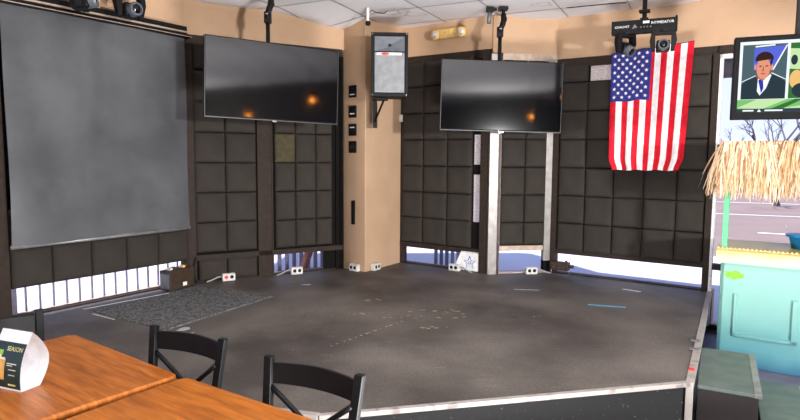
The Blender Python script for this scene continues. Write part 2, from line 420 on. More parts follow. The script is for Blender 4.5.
# bare aluminium mullion covers, plus one dark strip for pillar shade
def mull(n, fr, s0, s1, y0, y1, z0, z1, m):
    return struct(wpart(fr, 'trim_%d' % n, MB().box(s0, s1, y0, y1, z0, z1), M[m], bevel=.004))
mull(1, F3, 1.075, 1.165, -.05, .06, STAGE, 2.80, 'bronze')
fE = Frame(E1-Vector((.01, -.0)), G)
mull(2, fE, -.022, .078, -.085, .05, STAGE, 2.78, 'silver')
mull(3, F4, .617, .692, -.055, .02, STAGE+.14, 2.74, 'silver')
mull(4, F5, .0, .06, -.06, .05, STAGE, 2.69, 'bronze')
mull(5, F4, .63, .725, -.03, .05, STAGE, STAGE+.15, 'dark')
mull(6, F5, 1.535, 1.59, -.055, .06, .0, 2.675, 'bronze')
mull(7, F2, F2.L-.10, F2.L-.005, -.03, .03, STAGE, HEAD, 'dark')  # dark strip standing in for the shadow the pillar casts here
mull(8, F1, -.05, .03, -.04, .06, .1, HEAD, 'bronze')
mull(10, F2, s2(-1.388), s2(-1.372), -.045, .0, STAGE, 2.79, 'bronze')
mull(9, F2, -.03, .05, -.04, .03, STAGE, HEAD+.05, 'bronze')

# ------------------------------------------------------------------ acoustic foam tiles
foam_cache = {}
def foam_mesh(w, h):
    key = (round(w, 3), round(h, 3))
    if key in foam_cache: return foam_cache[key]
    mb = MB(); nx = ny = 8; t = .045; vs = []
    xs = [0, .012, .03]+[.03+(w-.06)*k/4 for k in range(1, 4)]+[w-.03, w-.012, w]
    zs = [0, .012, .03]+[.03+(h-.06)*k/4 for k in range(1, 4)]+[h-.03, h-.012, h]
    for z in zs:
        for x in xs:
            e = min(x, w-x, z, h-z)
            d = 0.018 if e <= 0 else (.036 if e < .02 else .044 + .004*math.sin(PI*x/w)*math.sin(PI*z/h))
            vs.append((x, -d, z))
    N = len(xs)
    fs = [(j*N+i, j*N+i+1, (j+1)*N+i+1, (j+1)*N+i) for j in range(N-1) for i in range(N-1)]
    k = len(vs)
    ring = [i for i in range(N)]+[j*N+N-1 for j in range(1, N)]+[(N-1)*N+i for i in range(N-2, -1, -1)]+[j*N for j in range(N-2, 0, -1)]
    for r in ring: vs.append((vs[r][0], 0, vs[r][2]))
    n = len(ring)
    fs += [(ring[i], k+i, k+(i+1) % n, ring[(i+1) % n]) for i in range(n)]+[tuple(k+i for i in range(n))]
    mb.add(vs, fs); o = mb.build('acoustic_foam_tile', M['foam'], smooth=True)
    me = o.data; bpy.data.objects.remove(o); foam_cache[key] = me; return me
ORD = ['bottom', 'second', 'third', 'fourth', 'fifth', 'sixth', 'seventh', 'eighth']
def foam_bay(fr, edges, zrows, bay, skip=(), mats=None, names=ORD):
    for c in range(len(edges)-1):
        s0, s1 = edges[c], edges[c+1]
        for r in range(len(zrows)-1):
            if (c, r) in skip: continue
            g = .004
            me = foam_mesh(s1-s0-g, zrows[r+1]-zrows[r]-g)
            o = bpy.data.objects.new('acoustic_foam_tile', me); COL.objects.link(o)
            p = fr.pt(s0+g/2, -.008, zrows[r]+g/2+random.uniform(-.0015, .0015)); o.location = p
            o.rotation_euler = (random.uniform(-.008, .004), random.uniform(-.006, .006), fr.rz)
            cn = ['first', 'second', 'third', 'fourth', 'fifth'][c]
            tag(o, 'dark foam tile %s, %s row up, %s from left' % (bay, names[r], cn), 'foam tile', 'acoustic foam tiles on the windows')
            if mats and (c, r) in mats:
                o.data = me.copy(); o.data.materials.clear(); o.data.materials.append(M[mats[(c, r)]])
                o['label'] = 'olive-brown foam tile below the left television, right of the wide post'
ZL = [z+.035 for z in ZR[:-1]]+[2.78]
foam_bay(F1, [.05, F1.s_of(-2.868), F1.s_of(-2.685), F1.s_of(-2.505), F1.s_of(-2.325), F1.L-.04], [.635, .955, 1.26], 'under the grey screen')
foam_bay(F2, [s2(-2.07), s2(-1.80), s2(-1.525)], ZL, 'between grey screen and wide post')
foam_bay(F2, [s2(-2.05), s2(-1.80), s2(-1.525)], [.405, .625], 'at stage level beside red plug', names=['lowest'])
foam_bay(F2, [s2(-1.35), s2(-1.15), s2(-.945), s2(-.775)], [.69, .99, 1.30, 1.61, 1.92, 2.22, 2.5, 2.78], 'between wide post and pillar', mats={(0, 3): 'olive'})
foam_bay(F3, [s3(.03), s3(.282), s3(.55), s3(.81)], ZR, 'right of pillar beside right television')
foam_bay(F4, [s4(1.089), s4(1.365), s4(1.645)], [.715]+ZR[1:-1]+[2.73], 'between silver posts')
foam_bay(F5, [.065, s5(2.0), s5(2.244), s5(2.494), s5(2.75), 1.525], ZR[:-1]+[2.685], 'behind the flag', skip={(1, 6)})

# ------------------------------------------------------------------ stage
uS = Vector((.469, .883)).normalized()
q0 = Vector((1.69, 3.366)); q1 = Vector((-.40, 2.885)); q2 = Vector((-4.45, 4.1))
q3 = q0+uS*2.72
poly = [q0, q3]+[G-F5.n*.0, E1, D, P2, C1, B, A]+[Vector((-3.9, 3.35+.95))]
stage_pts = [tuple(q0), tuple(F5.P+F5.u*s5(3.03)), tuple(G), tuple(E1), tuple(D), tuple(P2), tuple(C1), tuple(B), tuple(A), (-3.62, 3.72), tuple(q1)]
stg = thing('stage', 'low angular stage platform with worn dark floor filling the window bay', 'stage')
MB().prism(stage_pts, STAGE-.03, STAGE).build('stage_deck', M['stage'], stg)
ins = [tuple(Vector(p)+(Vector((0, 5.2))-Vector(p)).normalized()*.02) for p in stage_pts]
MB().prism(ins, 0, STAGE-.03).build('skirt', M['skirt'], stg)
def strip(P, Q, w, z0, z1, name, m, inset=0):
    fr = Frame(P, Q)
    return MB().box(0, fr.L, -w/2, w/2, z0, z1).build(name, M[m], stg, (P.x, P.y, 0), fr.rz, bevel=.003)
strip(q1, q0, .036, STAGE-.022, STAGE+.004, 'edge_strip', 'edge')['label'] = 'worn pale edge strip'
strip(q0, Vector(stage_pts[1]), .045, STAGE-.028, STAGE+.006, 'edge_strip', 'edge')
strip(Vector((-3.62, 3.72)), q1, .045, STAGE-.028, STAGE+.006, 'edge_strip', 'edge')
MB().box(-.02, .02, -.02, .02, .02, STAGE+.005).build('corner_strip', M['edge'], stg, (q0.x, q0.y, 0), math.atan2(uS.y, uS.x), bevel=.003)
# worn-through spots in the floor paint
sm = MB()
def blob(cx, cy, r, st=1, ang=0):
    n = random.randint(6, 9); vs = []
    for k in range(n):
        t = 2*PI*k/n; rr = r*random.uniform(.45, 1.15)
        x, y = math.cos(t)*rr*st, math.sin(t)*rr
        vs.append((cx+x*math.cos(ang)-y*math.sin(ang), cy+x*math.sin(ang)+y*math.cos(ang), STAGE+.0012))
    sm.add(vs, [tuple(range(n))])
for (cx, cy, sx, sy, n, r) in ((-.28, 5.27, .08, .02, 7, .02), (-.33, 4.80, .07, .03, 9, .018), (-.12, 4.70, .10, .02, 8, .013), (.28, 4.90, .13, .03, 12, .018),
                           (.38, 4.76, .10, .03, 10, .018), (.26, 4.40, .06, .02, 5, .018), (-.66, 4.72, .06, .02, 4, .008), (.55, 5.55, .08, .02, 4, .007),
                           (.70, 5.38, .15, .02, 5, .008), (-.05, 5.0, .3, .25, 20, .006), (1.15, 4.75, .1, .02, 4, .010), (1.1, 5.7, .05, .02, 3, .012)):
    for k in range(n): blob(random.gauss(cx, sx), random.gauss(cy, sy), r*random.uniform(.2, .95), 1.6, random.uniform(-.3, .3))
for k in range(14):
    t = k/13+random.uniform(-.03, .03); blob(-.46+.47*t, 3.98+.6*t, random.uniform(.005, .013), 1.8, .9)
for k in range(26): blob(random.uniform(-1.2, 2.3), random.uniform(3.4, 5.8), random.uniform(.002, .006))
sc_ = sm.build('worn_spots', M['scuff'], stg); sc_['kind'] = 'stuff'; sc_['label'] = 'bare tan chips worn through the dark floor'
for b_, nm_ in (((-1.60, 4.34, .05, 1.0, .4), 'tall'), ((-1.52, 4.22, .03, 2, 1.2), 'narrow'), ((-.93, 5.9, .04, 1.7, 0), 'far')):
    sm = MB(); blob(*b_); sm.build('paint_patch', M['masktape'], stg)['label'] = nm_+' pale grey paint smear'
# carpet mat with taped edges
cm = thing('carpet_mat', 'grey speckled carpet mat lying on the left part of the stage', 'mat', (0, 0, STAGE))
mq = [(-2.56, 4.84), (-1.72, 4.30), (-1.16, 5.38), (-2.0, 5.80)]
MB().prism([(x, y) for x, y in mq], .0005, .008).build('mat_pile', M['carpet'], cm)
def tape_on(par, p, q, w, z, m, name='tape'):
    fr = Frame(Vector(p), Vector(q)); return MB().box(0, fr.L, -w/2, w/2, z, z+.0015).build(name, M[m], par, (p[0], p[1], 0), fr.rz)
tape_on(cm, (-2.62, 4.86), (-2.14, 5.46), .014, .0082, 'offwhite', 'edge_tape')
tape_on(cm, (-2.47, 4.72), (-2.22, 4.56), .014, .0082, 'offwhite', 'edge_tape')
for nm, p, q, w, m, lb in (('tape_strip', (1.66, 5.17), (1.96, 5.08), .03, 'bluetape', 'short strip of blue tape stuck on the stage floor right of centre'),
                       ('tape_strip', (2.20, 5.80), (2.33, 5.68), .04, 'masktape', 'pale tape scrap on the stage near the flag window'),
                       ('tape_strip', (1.12, 5.75), (1.36, 5.72), .012, 'masktape', 'thin faded tape line on stage before the middle outlet')):
    fr = Frame(Vector(p), Vector(q))
    o = MB().box(0, fr.L, -w/2, w/2, .0004, .002).build(nm, M[m], None, (p[0], p[1], STAGE), fr.rz)
    tag(o, lb, 'tape', 'tape scraps on the stage')

# ------------------------------------------------------------------ pull-down screen on the left wall
scr = thing('projection_screen', 'large grey pull-down fabric screen covering the left window wall', 'screen', (F1.P.x, F1.P.y, 0), F1.rz)
mb = MB(); nx, nz_ = 40, 24; s0, s1 = .035, 1.63; zb = .975; zt = 2.80; vs = []
for j in range(nz_+1):
    for i in range(nx+1):
        a = i/nx; b = j/nz_
        y = -.10-.016*math.sin(a*7+b*2)*(1-b*.6)-.008*math.sin(a*15+b*4)-.010*math.sin(b*7+a*3)-.012*math.exp(-((a-.42)/.04)**2)*b
        vs.append((s0+(s1-s0)*a+(.0), y, zb+(zt-zb)*b))
n0 = len(vs); vs += [(x, y+.002, z) for x, y, z in vs]
W = nx+1
fs = [(j*W+i, j*W+i+1, (j+1)*W+i+1, (j+1)*W+i) for j in range(nz_) for i in range(nx)]
fs += [tuple(n0+k for k in reversed(f)) for f in fs]
mb.add(vs, fs); mb.build('screen_fabric', M['fabric'], scr, smooth=True)
MB().tube([(s0-.01, -.10, zb-.004), (s1+.01, -.10, zb-.004)], .016, 12).build('weight_bar', M['hem'], scr, smooth=True)
MB().box(-.05, F1.L-.03, -.135, -.075, 2.80, 2.835).build('roller_case', M['black'], scr, bevel=.008)
MB().box(-.05, F1.L-.02, -.142, -.134, 2.812, 2.818).box(-.05, F1.L-.04, -.11, -.075, 2.852, 2.868).build('trim_rail', M['alu2'], scr)
MB().box(-.05, F1.L-.02, -.075, -.032, 2.79, 2.92).build('mounting_rail', M['black'], scr, bevel=.003)

# ------------------------------------------------------------------ televisions
def tv_pole(name, label, px, py, ztv, tilt):
    t = thing(name, label, 'tv mount', (px, py, CEIL-.01), 0, 'ceiling poles holding the dark televisions')
    dz = CEIL-.01
    L = ztv-dz
    MB().tube([(0, 0, L-.05), (0, 0, -.27)], .019, 14).build('pole', M['black'], t, smooth=True)
    MB().box(-.03, .03, -.03, .03, -.29, -.19).tube([(0, 0, -.26), (.0, -.02, -.22), (.02, -.03, -.17), (.035, -.01, -.12), (.03, 0, -.06)], [.026, .032, .03, .032, .026], 12).build('swivel_clamp', M['blackp'], t, bevel=.006)
    MB().box(-.02, .07, -.05, .05, -.03, -.001).tube([(.03, 0, -.1), (.03, 0, -.02)], .018, 10).build('ceiling_bracket', M['black'], t, bevel=.003)
    MB().lathe([(.0, -.012), (.012, -.012), (.012, .012), (0, .012)], 12, Matrix.Translation((0, -.035, -.22)) @ Matrix.Rotation(PI/2, 4, 'X')).build('bolt', M['chrome'], t)
    MB().box(-.15, .15, -.10, -.02, L-.25, L-.05).build('wall_plate', M['black'], t, Vector((0, 0, 0)), tilt, bevel=.004)
    return t
def television(label, P, Q, z0, z1, roll=.02):
    fr = Frame(P, Q); t = thing('television', label, 'television', (P.x, P.y, 0), fr.rz, 'large dark televisions above the stage')
    w = fr.L
    MB().box(0, w, .0, .045, z0, z1).box(.1, w-.1, .04, .065, z0+.06, z1-.1).build('casing', M['tvbez'], t, bevel=.004)
    MB().box(.008, w-.008, -.002, .002, z0+.016, z1-.008).build('screen', M['tvscreen'], t)
    MB().box(0, w, -.003, .0, z0-.001, z0+.006).box(0, .004, -.003, 0, z0, z1).box(w-.004, w, -.003, 0, z0, z1).build('bezel_rim', M['rim'], t)
    mb = MB().box(w/2-.02, w/2+.02, -.004, .01, z0-.012, z0+.001); mb.build('logo_tab', M['chrome'], t)
    M4 = Matrix.Translation((w/2, 0, z0)) @ Matrix.Rotation(roll, 4, 'Y') @ Matrix.Translation((-w/2, 0, -z0))
    for ch in t.children: ch.matrix_local = M4 @ ch.matrix_local
    return t, fr
tv1, f_tv1 = television('wide dark flat television hanging left of the tan pillar', Vector((-1.652, 5.08)), Vector((-.600, 5.70)), 1.997, 2.679, .026)
tv2, f_tv2 = television('wide dark flat television hanging right of the speaker', Vector((.384, 5.88)), Vector((1.586, 5.98)), 1.9375, 2.624, .016)
c = f_tv1.pt(.62, .18, 0)
tv_pole('television_mount', 'black ceiling pole holding the left dark television', c.x, c.y, 2.45, f_tv1.rz)
c = f_tv2.pt(.62, .18, 0)
tv_pole('television_mount', 'black ceiling pole with bent clamp holding the right dark television', c.x, c.y, 2.40, f_tv2.rz)
c = Vector((.88, 6.10, CEIL))
st = thing('ceiling_clamp', 'short black clamp stub on the ceiling left of right television pole', 'clamp', c)
MB().box(-.035, .035, -.03, .03, -.06, -.012).box(.03, .07, -.012, .012, -.045, -.02).build('clamp_jaw', M['black'], st, bevel=.004)
MB().tube([(0, 0, -.05), (-.01, 0, -.17)], [.022, .02], 12).build('stub_pipe', M['grey'], st, smooth=True)

# ------------------------------------------------------------------ live television at upper right
P3 = Vector((2.13, 3.90)); Q3 = P3+Vector((.93, -.40)).normalized()*.92
f3 = Frame(P3, Q3); tz0, tz1 = 1.942, 2.462
tvl = thing('television', 'bright television showing a man in suit, upper right corner', 'television', (P3.x, P3.y, 0), f3.rz)
MB().box(0, f3.L, 0, .07, tz0, tz1).box(.15, f3.L-.15, .06, .12, tz0+.08, tz1-.08).build('casing', M['tvbez'], tvl, bevel=.006)
S0, S1, Z0, Z1 = .032, f3.L-.032, tz0+.042, tz1-.034
pic = MB()
mats3 = [emis('screen_green', (120, 190, 110), 1.15), emis('screen_white', (235, 240, 245), 1.2), emis('screen_slate', (82, 104, 112), 1.0), emis('screen_blue', (90, 105, 215), 1.1),
         emis('screen_skin', (226, 150, 120), 1.1), emis('screen_hair', (60, 40, 36), 1.0), emis('screen_suit', (48, 62, 72), 1.0), emis('screen_tie', (50, 60, 170), 1.1),
         emis('screen_dkgreen', (60, 120, 60), 1.0), emis('screen_palegreen', (196, 228, 170), 1.1), emis('screen_ticker', (60, 70, 80), 1.0), emis('screen_shadow', (176, 96, 76), 1.0), emis('screen_orange', (236, 190, 120), 1.1)]
def pq(pts, mi, d=0):
    pts = [(S0+(S1-S0)*(a*.545 if a <= .556 else (.303+(a-.556)*.6 if a < .97 else a)), -.003-d*.0004, Z0+(Z1-Z0)*b) for a, b in pts]; pic.add(pts, [tuple(range(len(pts)))], mi)
def el(cx, cy, rx, ry, mi, d, a0=0, a1=2*PI, n=22): pq([(cx+rx*math.cos(a0+(a1-a0)*k/n), cy+ry*math.sin(a0+(a1-a0)*k/n)) for k in range(n if a1-a0 > 6 else n+1)], mi, d)
pq([(0, 0), (1, 0), (1, 1), (0, 1)], 0)
pq([(0, .07), (.3, .05), (.62, .2), (.3, .22)], 9, 1); pq([(.45, .05), (.7, .05), (1, .2), (1, .24)], 9, 1); pq([(.35, .03), (.5, .03), (.78, .2), (.70, .2)], 8, 2)
pq([(0, 0), (1, 0), (1, .055), (0, .055)], 10, 3)
for a, b in ((.07, .2), (.33, .54)): pq([(a, .018), (b, .018), (b, .04), (a, .04)], 1, 4)
pq([(.24, .01), (.29, .01), (.265, .05)], 1, 4)
pq([(0, .185), (.0, 1), (.97, 1), (.97, .185), (.955, .185), (.955, .97), (.035, .97), (.035, .185)][:4], 1, 3)
px0, px1, pz0, pz1 = .035, .555, .19, .955
pq([(px0, pz0), (px1, pz0), (px1, pz1), (px0, pz1)], 2, 5)
pq([(.585, pz0), (.96, pz0), (.96, pz1), (.585, pz1)], 8, 5)
pq([(.585, .6), (.96, .55), (.96, .85), (.585, .88)], 9, 6); el(.66, .45, .07, .13, 12, 7); el(.72, .3, .1, .1, 6, 8); el(.63, .72, .035, .07, 6, 8); el(.82, .6, .06, .16, 11, 8)
pq([(.17, .60), (.17, .90), (.545, .93), (.40, .60)], 3, 6); pq([(.39, .60), (.405, .59), (.555, .93), (.54, .935)], 1, 7)
pq([(.18, .915), (.41, .93), (.41, .95), (.18, .935)], 1, 7)
pq([(px0, pz0), (px1, pz0), (px1, .42), (.47, .50), (.39, .54), (.29, .47), (.19, .50), (.10, .46), (px0, .40)], 6, 8)
pq([(px0, .44), (.20, .525), (.20, .515), (px0, .43)], 1, 9); pq([(.385, .56), (px1, .46), (px1, .45), (.385, .545)], 1, 9)
pq([(.225, .30), (.26, .24), (.33, .34), (.385, .52), (.36, .55), (.23, .50)], 1, 9)
pq([(.235, .45), (.275, .27), (.30, .34), (.29, .46), (.262, .49)], 7, 10)
pq([(.215, .49), (.285, .44), (.365, .53), (.37, .66), (.22, .66)], 11, 11)
el(.285, .62, .080, .155, 4, 12)
el(.383, .63, .018, .045, 4, 12); el(.19, .64, .012, .04, 4, 11)
el(.295, .735, .108, .115, 5, 13, .1, PI+.15); pq([(.375, .64), (.395, .74), (.37, .75), (.36, .70)], 5, 13)
el(.285, .545, .03, .008, 11, 13); pq([(.27, .58), (.285, .66), (.295, .58)], 11, 13); el(.25, .65, .018, .008, 5, 13); el(.325, .65, .018, .008, 5, 13)
pic.build('lit_screen', mats3, tvl)
MB().box(.40, .46, -.006, 0, tz0+.008, tz0+.024).build('logo_tab', M['grey'], tvl)
MB().box(.34, .40, .06, .11, tz1-.2, CEIL-.002).box(.28, .46, .05, .14, CEIL-.02, CEIL-.004).build('hanging_pole', M['black'], tvl, bevel=.003)

# ------------------------------------------------------------------ speaker on the pillar
sp = thing('wall_speaker', 'black loudspeaker with grey grille hanging on the tan pillar', 'loudspeaker', (-.115, 6.10, 2.285), math.radians(3))
MB().add([(-.185, 0, 0), (.185, 0, 0), (.14, .30, 0), (-.14, .30, 0), (-.185, 0, .63), (.185, 0, .63), (.14, .30, .63), (-.14, .30, .63)],
         [(0, 3, 2, 1), (4, 5, 6, 7), (0, 1, 5, 4), (2, 3, 7, 6), (1, 2, 6, 5), (3, 0, 4, 7)]).build('cabinet', M['blackp'], sp, bevel=.008)
MB().box(-.185, -.155, -.018, 0, 0, .63).box(.155, .185, -.018, 0, 0, .63).box(-.16, .16, -.018, 0, 0, .035).box(-.16, .16, -.018, 0, .60, .63).build('front_frame', M['blackp'], sp, bevel=.004)
MB().box(-.15, .15, -.012, -.001, .04, .435).build('grille', M['speakergrille'], sp, bevel=.003)
h = MB(); o4 = [(-.15, -.014, .445), (.15, -.014, .445), (.15, -.014, .59), (-.15, -.014, .59)]; i4 = [(-.022, -.002, .485), (.03, -.002, .485), (.03, -.002, .525), (-.022, -.002, .525)]
h.add(o4+i4, [(0, 1, 5, 4), (1, 2, 6, 5), (2, 3, 7, 6), (3, 0, 4, 7), (4, 5, 6, 7)]); h.build('horn', M['horn'], sp)
MB().box(-.012, .018, -.006, -.001, .492, .518).build('horn_throat', M['black'], sp)
MB().box(-.13, .12, -.0145, -.012, .408, .432).build('badge', M['white'], sp)
mb = MB(); mb.lathe([(0, 0), (.045, 0), (.045, .001), (0, .001)], 20, Matrix.Translation((-.045, -.0145, .420)) @ Matrix.Scale(.25, 4, (0, 0, 1)) @ Matrix.Rotation(PI/2, 4, 'X')); mb.build('red_emblem', M['redp'], sp)
for sx in (-.17, .17):
    for z in (.015, .615): MB().lathe([(0, 0), (.005, 0), (.005, .004), (0, .004)], 8, Matrix.Translation((sx, -.018, z)) @ Matrix.Rotation(PI/2, 4, 'X')).build('screw', M['chrome'], sp)
bk = thing('speaker_bracket', 'black angled steel bracket under the loudspeaker on the pillar', 'bracket', (-.275, 6.40, 2.0))
MB().box(-.022, .022, .02, .16, -.01, .27).build('wall_bar', M['black'], bk, bevel=.003)
MB().tube([(0, .02, .05), (.10, -.10, .272)], .011, 8).build('diagonal_strut', M['black'], bk)
MB().box(-.02, .14, -.22, .02, .268, .283).build('shelf_arm', M['black'], bk, bevel=.002)
cb = thing('cable_hook', 'white ceiling hook with black knob left above the loudspeaker', 'hook', (-.335, 6.15, CEIL))
MB().box(-.012, .012, -.006, .006, -.15, -.012).build('hook_strap', M['white'], cb, bevel=.003)
MB().lathe([(0, -.19), (.022, -.185), (.028, -.165), (.022, -.145), (0, -.142)], 16).build('knob', M['black'], cb, smooth=True)
MB().tube([(.01, 0, -.06), (.04, .0, -.035), (.09, .05, -.05), (.16, .1, -.045), (.19, .12, -.016)], .004, 6).build('wire', M['black'], cb)
sn = tag(MB().box(-.02, .02, -.03, .0, -.04, .045).build('wall_sensor', M['offwhite'], None, F3.pt(.03, -.05, 2.13), F3.rz, bevel=.006), 'small pale grey sensor box at the pillar edge below the speaker', 'sensor')

# plates on the pillar's left face
FP = Frame(C1, P2)
def plate(z, kind, label):
    p = FP.pt(.165, -.003, z); t = thing('wall_plate', label, 'wall plate', p, FP.rz, 'black wall plates on the pillar')
    MB().box(-.055, .055, -.014, .002, -.065, .065).build('cover', M['black'], t, bevel=.003)
    if kind < 3:
        MB().box(-.035, .035, -.0155, -.014, -.03 if kind == 1 else (-.04 if kind == 0 else .02), -.018 if kind == 1 else (-.028 if kind == 0 else .032)).build('label_strip', M['offwhite'], t)
        MB().lathe([(0, 0), (.012, 0), (.012, .012), (0, .012)], 12, Matrix.Translation((.005, -.014, .012 if kind < 2 else -.015)) @ Matrix.Rotation(PI/2, 4, 'X')).build('jack', M['blackp'], t)
    else:
        for sx in (-.02, .02): MB().box(sx-.006, sx+.006, -.016, -.014, -.02, .02).build('switch', M['brownbox'], t)
plate(2.395, 0, 'topmost black wall plate on the tan pillar')
plate(2.175, 1, 'second black wall plate from the top on the pillar')
plate(1.975, 2, 'third black wall plate from the top on the pillar')
plate(1.785, 3, 'lowest black wall plate with two brown switches on the pillar')
cv = thing('cable_slot', 'tall black cable slot low on the pillar left face', 'cable slot', FP.pt(.175, -.003, .92), FP.rz)
MB().box(-.022, .022, -.016, .002, 0, .27).build('cover', M['black'], cv, bevel=.003)
MB().box(-.006, .008, -.018, -.016, .03, .24).build('slot', M['dark'], cv)

# emergency light on the wall right of the pillar
em = thing('emergency_light', 'cream twin-head emergency light on the wall above right of speaker', 'emergency light', F3.pt(.68, -.035, 3.05), F3.rz)
MB().box(-.19, .19, -.04, .01, -.055, .055).build('housing', M['cream'], em, bevel=.02, seg=3)
for sx in (-.165, .165):
    mt_ = Matrix.Translation((sx, -.05, -.01)) @ Matrix.Rotation(PI/2+.15, 4, 'X')
    MB().lathe([(0, 0), (.05, 0), (.055, .03), (.048, .045), (0, .046)], 20, mt_).build('lamp_head', M['cream'], em, smooth=True)
    MB().lathe([(0, .046), (.036, .046), (.034, .054), (0, .056)], 20, mt_).build('lens', M['lamp'], em, smooth=True)

# ------------------------------------------------------------------ moving-head light bars
def light_bar(label, loc, rz, second_tilt, letters=True, size=.76):
    t = thing('stage_light_bar', label, 'stage light', loc, rz, 'moving-head light bars')
    MB().box(-.36, .36, -.05, .06, -.02, .135).build('bar_housing', M['black'], t, bevel=.008)
    MB().box(-.36, -.34, -.055, .065, -.01, .135).box(.335, .36, -.055, .065, -.005, .15).build('end_cap', M['blackp'], t, bevel=.006)
    if letters:
        tx = MB(); put_text(tx, 'CHAUVET', .036, lambda x, y: (x-.24, -.0512, y+.06)); tx.build('maker_lettering', M['white'], t)
        tx = MB(); put_text(tx, 'INTIMIDATOR', .042, lambda x, y: (x+.20, -.0512, y+.085), sx=.92)
        tx.build('lettering', M['white'], t)
        MB().box(-.01, .06, -.0535, -.05, .085, .115).build('display', M['white'], t)
        for k in range(4): MB().lathe([(0, 0), (.009, 0), (.009, .008), (0, .008)], 10, Matrix.Translation((-.03+.035*k, -.05, .045)) @ Matrix.Rotation(PI/2, 4, 'X')).build('button', M['grey'], t)
        mb = MB().add([(-.13, -.0512, .03), (-.07, -.0512, .045), (-.10, -.0512, .085)], [(0, 1, 2)]); mb.build('warning_mark', M['grey'], t)
    MB().tube([(.0, .0, .12), (.0, .0, .43)], .026, 12).box(-.06, .06, -.05, .05, .22, .245).box(-.045, .045, -.04, .04, .12, .155).build('ceiling_clamp', M['black'], t)
    MB().tube([(.02, -.02, 0), (.02, -.02, -.03)], .02, 10).tube([(.06, -.02, 0), (.06, -.02, -.025)], .014, 10).build('socket', M['black'], t)
    def head(cx, yaw, pitch):
        hd = bpy.data.objects.new('moving_head', None); COL.objects.link(hd); hd.parent = t; hd.scale = (1.22, 1.22, 1.22); hd.location = (cx, 0, 0); hd.rotation_euler = (0, 0, yaw)
        yk = MB().box(-.105, .105, -.035, .035, -.045, -.012).tube([(0, 0, -.02), (0, 0, .005)], .05, 16)
        for s in (-1, 1):
            yk.add([(s*.105, -.035, -.012), (s*.105, .035, -.012), (s*.12, .03, -.10), (s*.12, -.03, -.10), (s*.10, .022, -.20), (s*.10, -.022, -.20),
                    (s*.072, -.035, -.012), (s*.072, .035, -.012), (s*.072, .03, -.10), (s*.072, -.03, -.10), (s*.068, .022, -.20), (s*.068, -.022, -.20)],
                   [(0, 1, 2, 3), (3, 2, 4, 5), (6, 9, 8, 7), (9, 11, 10, 8), (0, 3, 9, 6), (3, 5, 11, 9), (1, 7, 8, 2), (2, 8, 10, 4), (5, 4, 10, 11), (0, 6, 7, 1)])
        yk.build('yoke', M['blackp'], hd, bevel=.005)
        R = Matrix.Translation((0, 0, -.15)) @ Matrix.Rotation(pitch, 4, 'X')
        MB().box(-.06, .06, -.05, .07, -.05, .05).build('lamp_body', M['black'], hd, mtx=R, bevel=.014, seg=3)
        R2 = R @ Matrix.Rotation(PI/2, 4, 'X')
        MB().lathe([(0, .03), (.052, .03), (.052, .085), (.046, .10), (.038, .10), (.036, .085), (0, .084)], 24).build('lens_barrel', M['horn'], hd, mtx=R2, smooth=False)
        MB().lathe([(0, .084), (.035, .084), (.03, .094), (0, .10)], 24).build('lens', M['tvscreen'], hd, mtx=R2, smooth=True)
    head(-.20, .9, second_tilt); head(.215, .1, -.05)
    t.scale = (size, size, size)
    return t
rbar = math.atan2(-.42, .88)
light_bar('black twin moving-head light bar above the flag', (2.18, 5.50, 2.82), rbar, .5)
light_bar('black twin moving-head light bar above the grey screen', (-2.36, 4.90, 3.03), math.radians(50), -.2, size=.9)
sf = tag(MB().tube([(2.05, 5.60, CEIL-.085), (1.98, 5.65, CEIL-.075), (1.80, 5.85, CEIL-.05), (1.62, 6.02, CEIL-.032)], .005, 6).build('safety_cable', M['black']), 'thin black cable running from light bar clamp along the ceiling', 'cable')

# ------------------------------------------------------------------ flag
fl = thing('flag', 'american stars and stripes flag hung vertically over the right window', 'flag', (0, 0, 0))
TL, TR, BL, BR = Vector((2.06, 5.96, 2.70)), Vector((2.700, 5.62, 2.765)), Vector((2.07, 5.96, 1.565)), Vector((2.655, 5.64, 1.575))
nrm = Vector((-.44, -.9, 0)).normalized()
def fp(u, v, off=0):   # u across 0..1, v down 0..1
    p = (TL.lerp(TR, u)).lerp(BL.lerp(BR, u), v)
    amp = .012+.030*v
    w = math.sin(u*21+v*1.6)*amp*.8+math.sin(u*9-v*2+1)*amp*.7+.006*math.sin(v*13+u*6)*(1-u)
    e = .035*math.exp(-((1-v)/.06)**2)  # the lower corners pull inwards
    p = p+(TR-TL).normalized()*((.5-u)*2*e)
    return p+nrm*(w+off)+Vector((0, 0, .004*math.sin(u*21)))
mb = MB(); NU, NV = 13*6, 60; vs = [fp(i/NU, j/NV) for j in range(NV+1) for i in range(NU+1)]
W = NU+1
for side in (0, 1):
    k = len(mb.v); mb.v += [tuple(v-nrm*(.003*side)) for v in vs]
    for j in range(NV):
        for i in range(NU):
            u, v = (i+.5)/NU, (j+.5)/NV
            mi = 2 if (v < .415 and u < 7/13*.92) else (0 if int(u*13) % 2 == 0 else 1)
            f = (k+j*W+i, k+j*W+i+1, k+(j+1)*W+i+1, k+(j+1)*W+i); mb.f.append(f if side else f[::-1]); mb.mi.append(mi)
cu, cvh = 7/13*.92, .415
for r in range(11):
    for c in range(9):
        if (r+c) % 2: continue
        cx, cy = cu*(c+1)/10, cvh*(r+1)/12
        star = []
        for k in range(10):
            a = PI/2+k*PI/5; rr = .0235 if k % 2 == 0 else .0098
            star.append(fp(cx+math.cos(a)*rr/.76*.85, cy-math.sin(a)*rr/1.15*.85, .0045))
        ctr = fp(cx, cy, .0048)
        mb.add([ctr]+star, [(0, 1+k, 1+(k+1) % 10) for k in range(10)], 1)
me_f = bpy.data.meshes.new('flag_cloth'); me_f.from_pydata(mb.v, [], mb.f)
for m in ('red', 'fwhite', 'fblue'): me_f.materials.append(M[m])
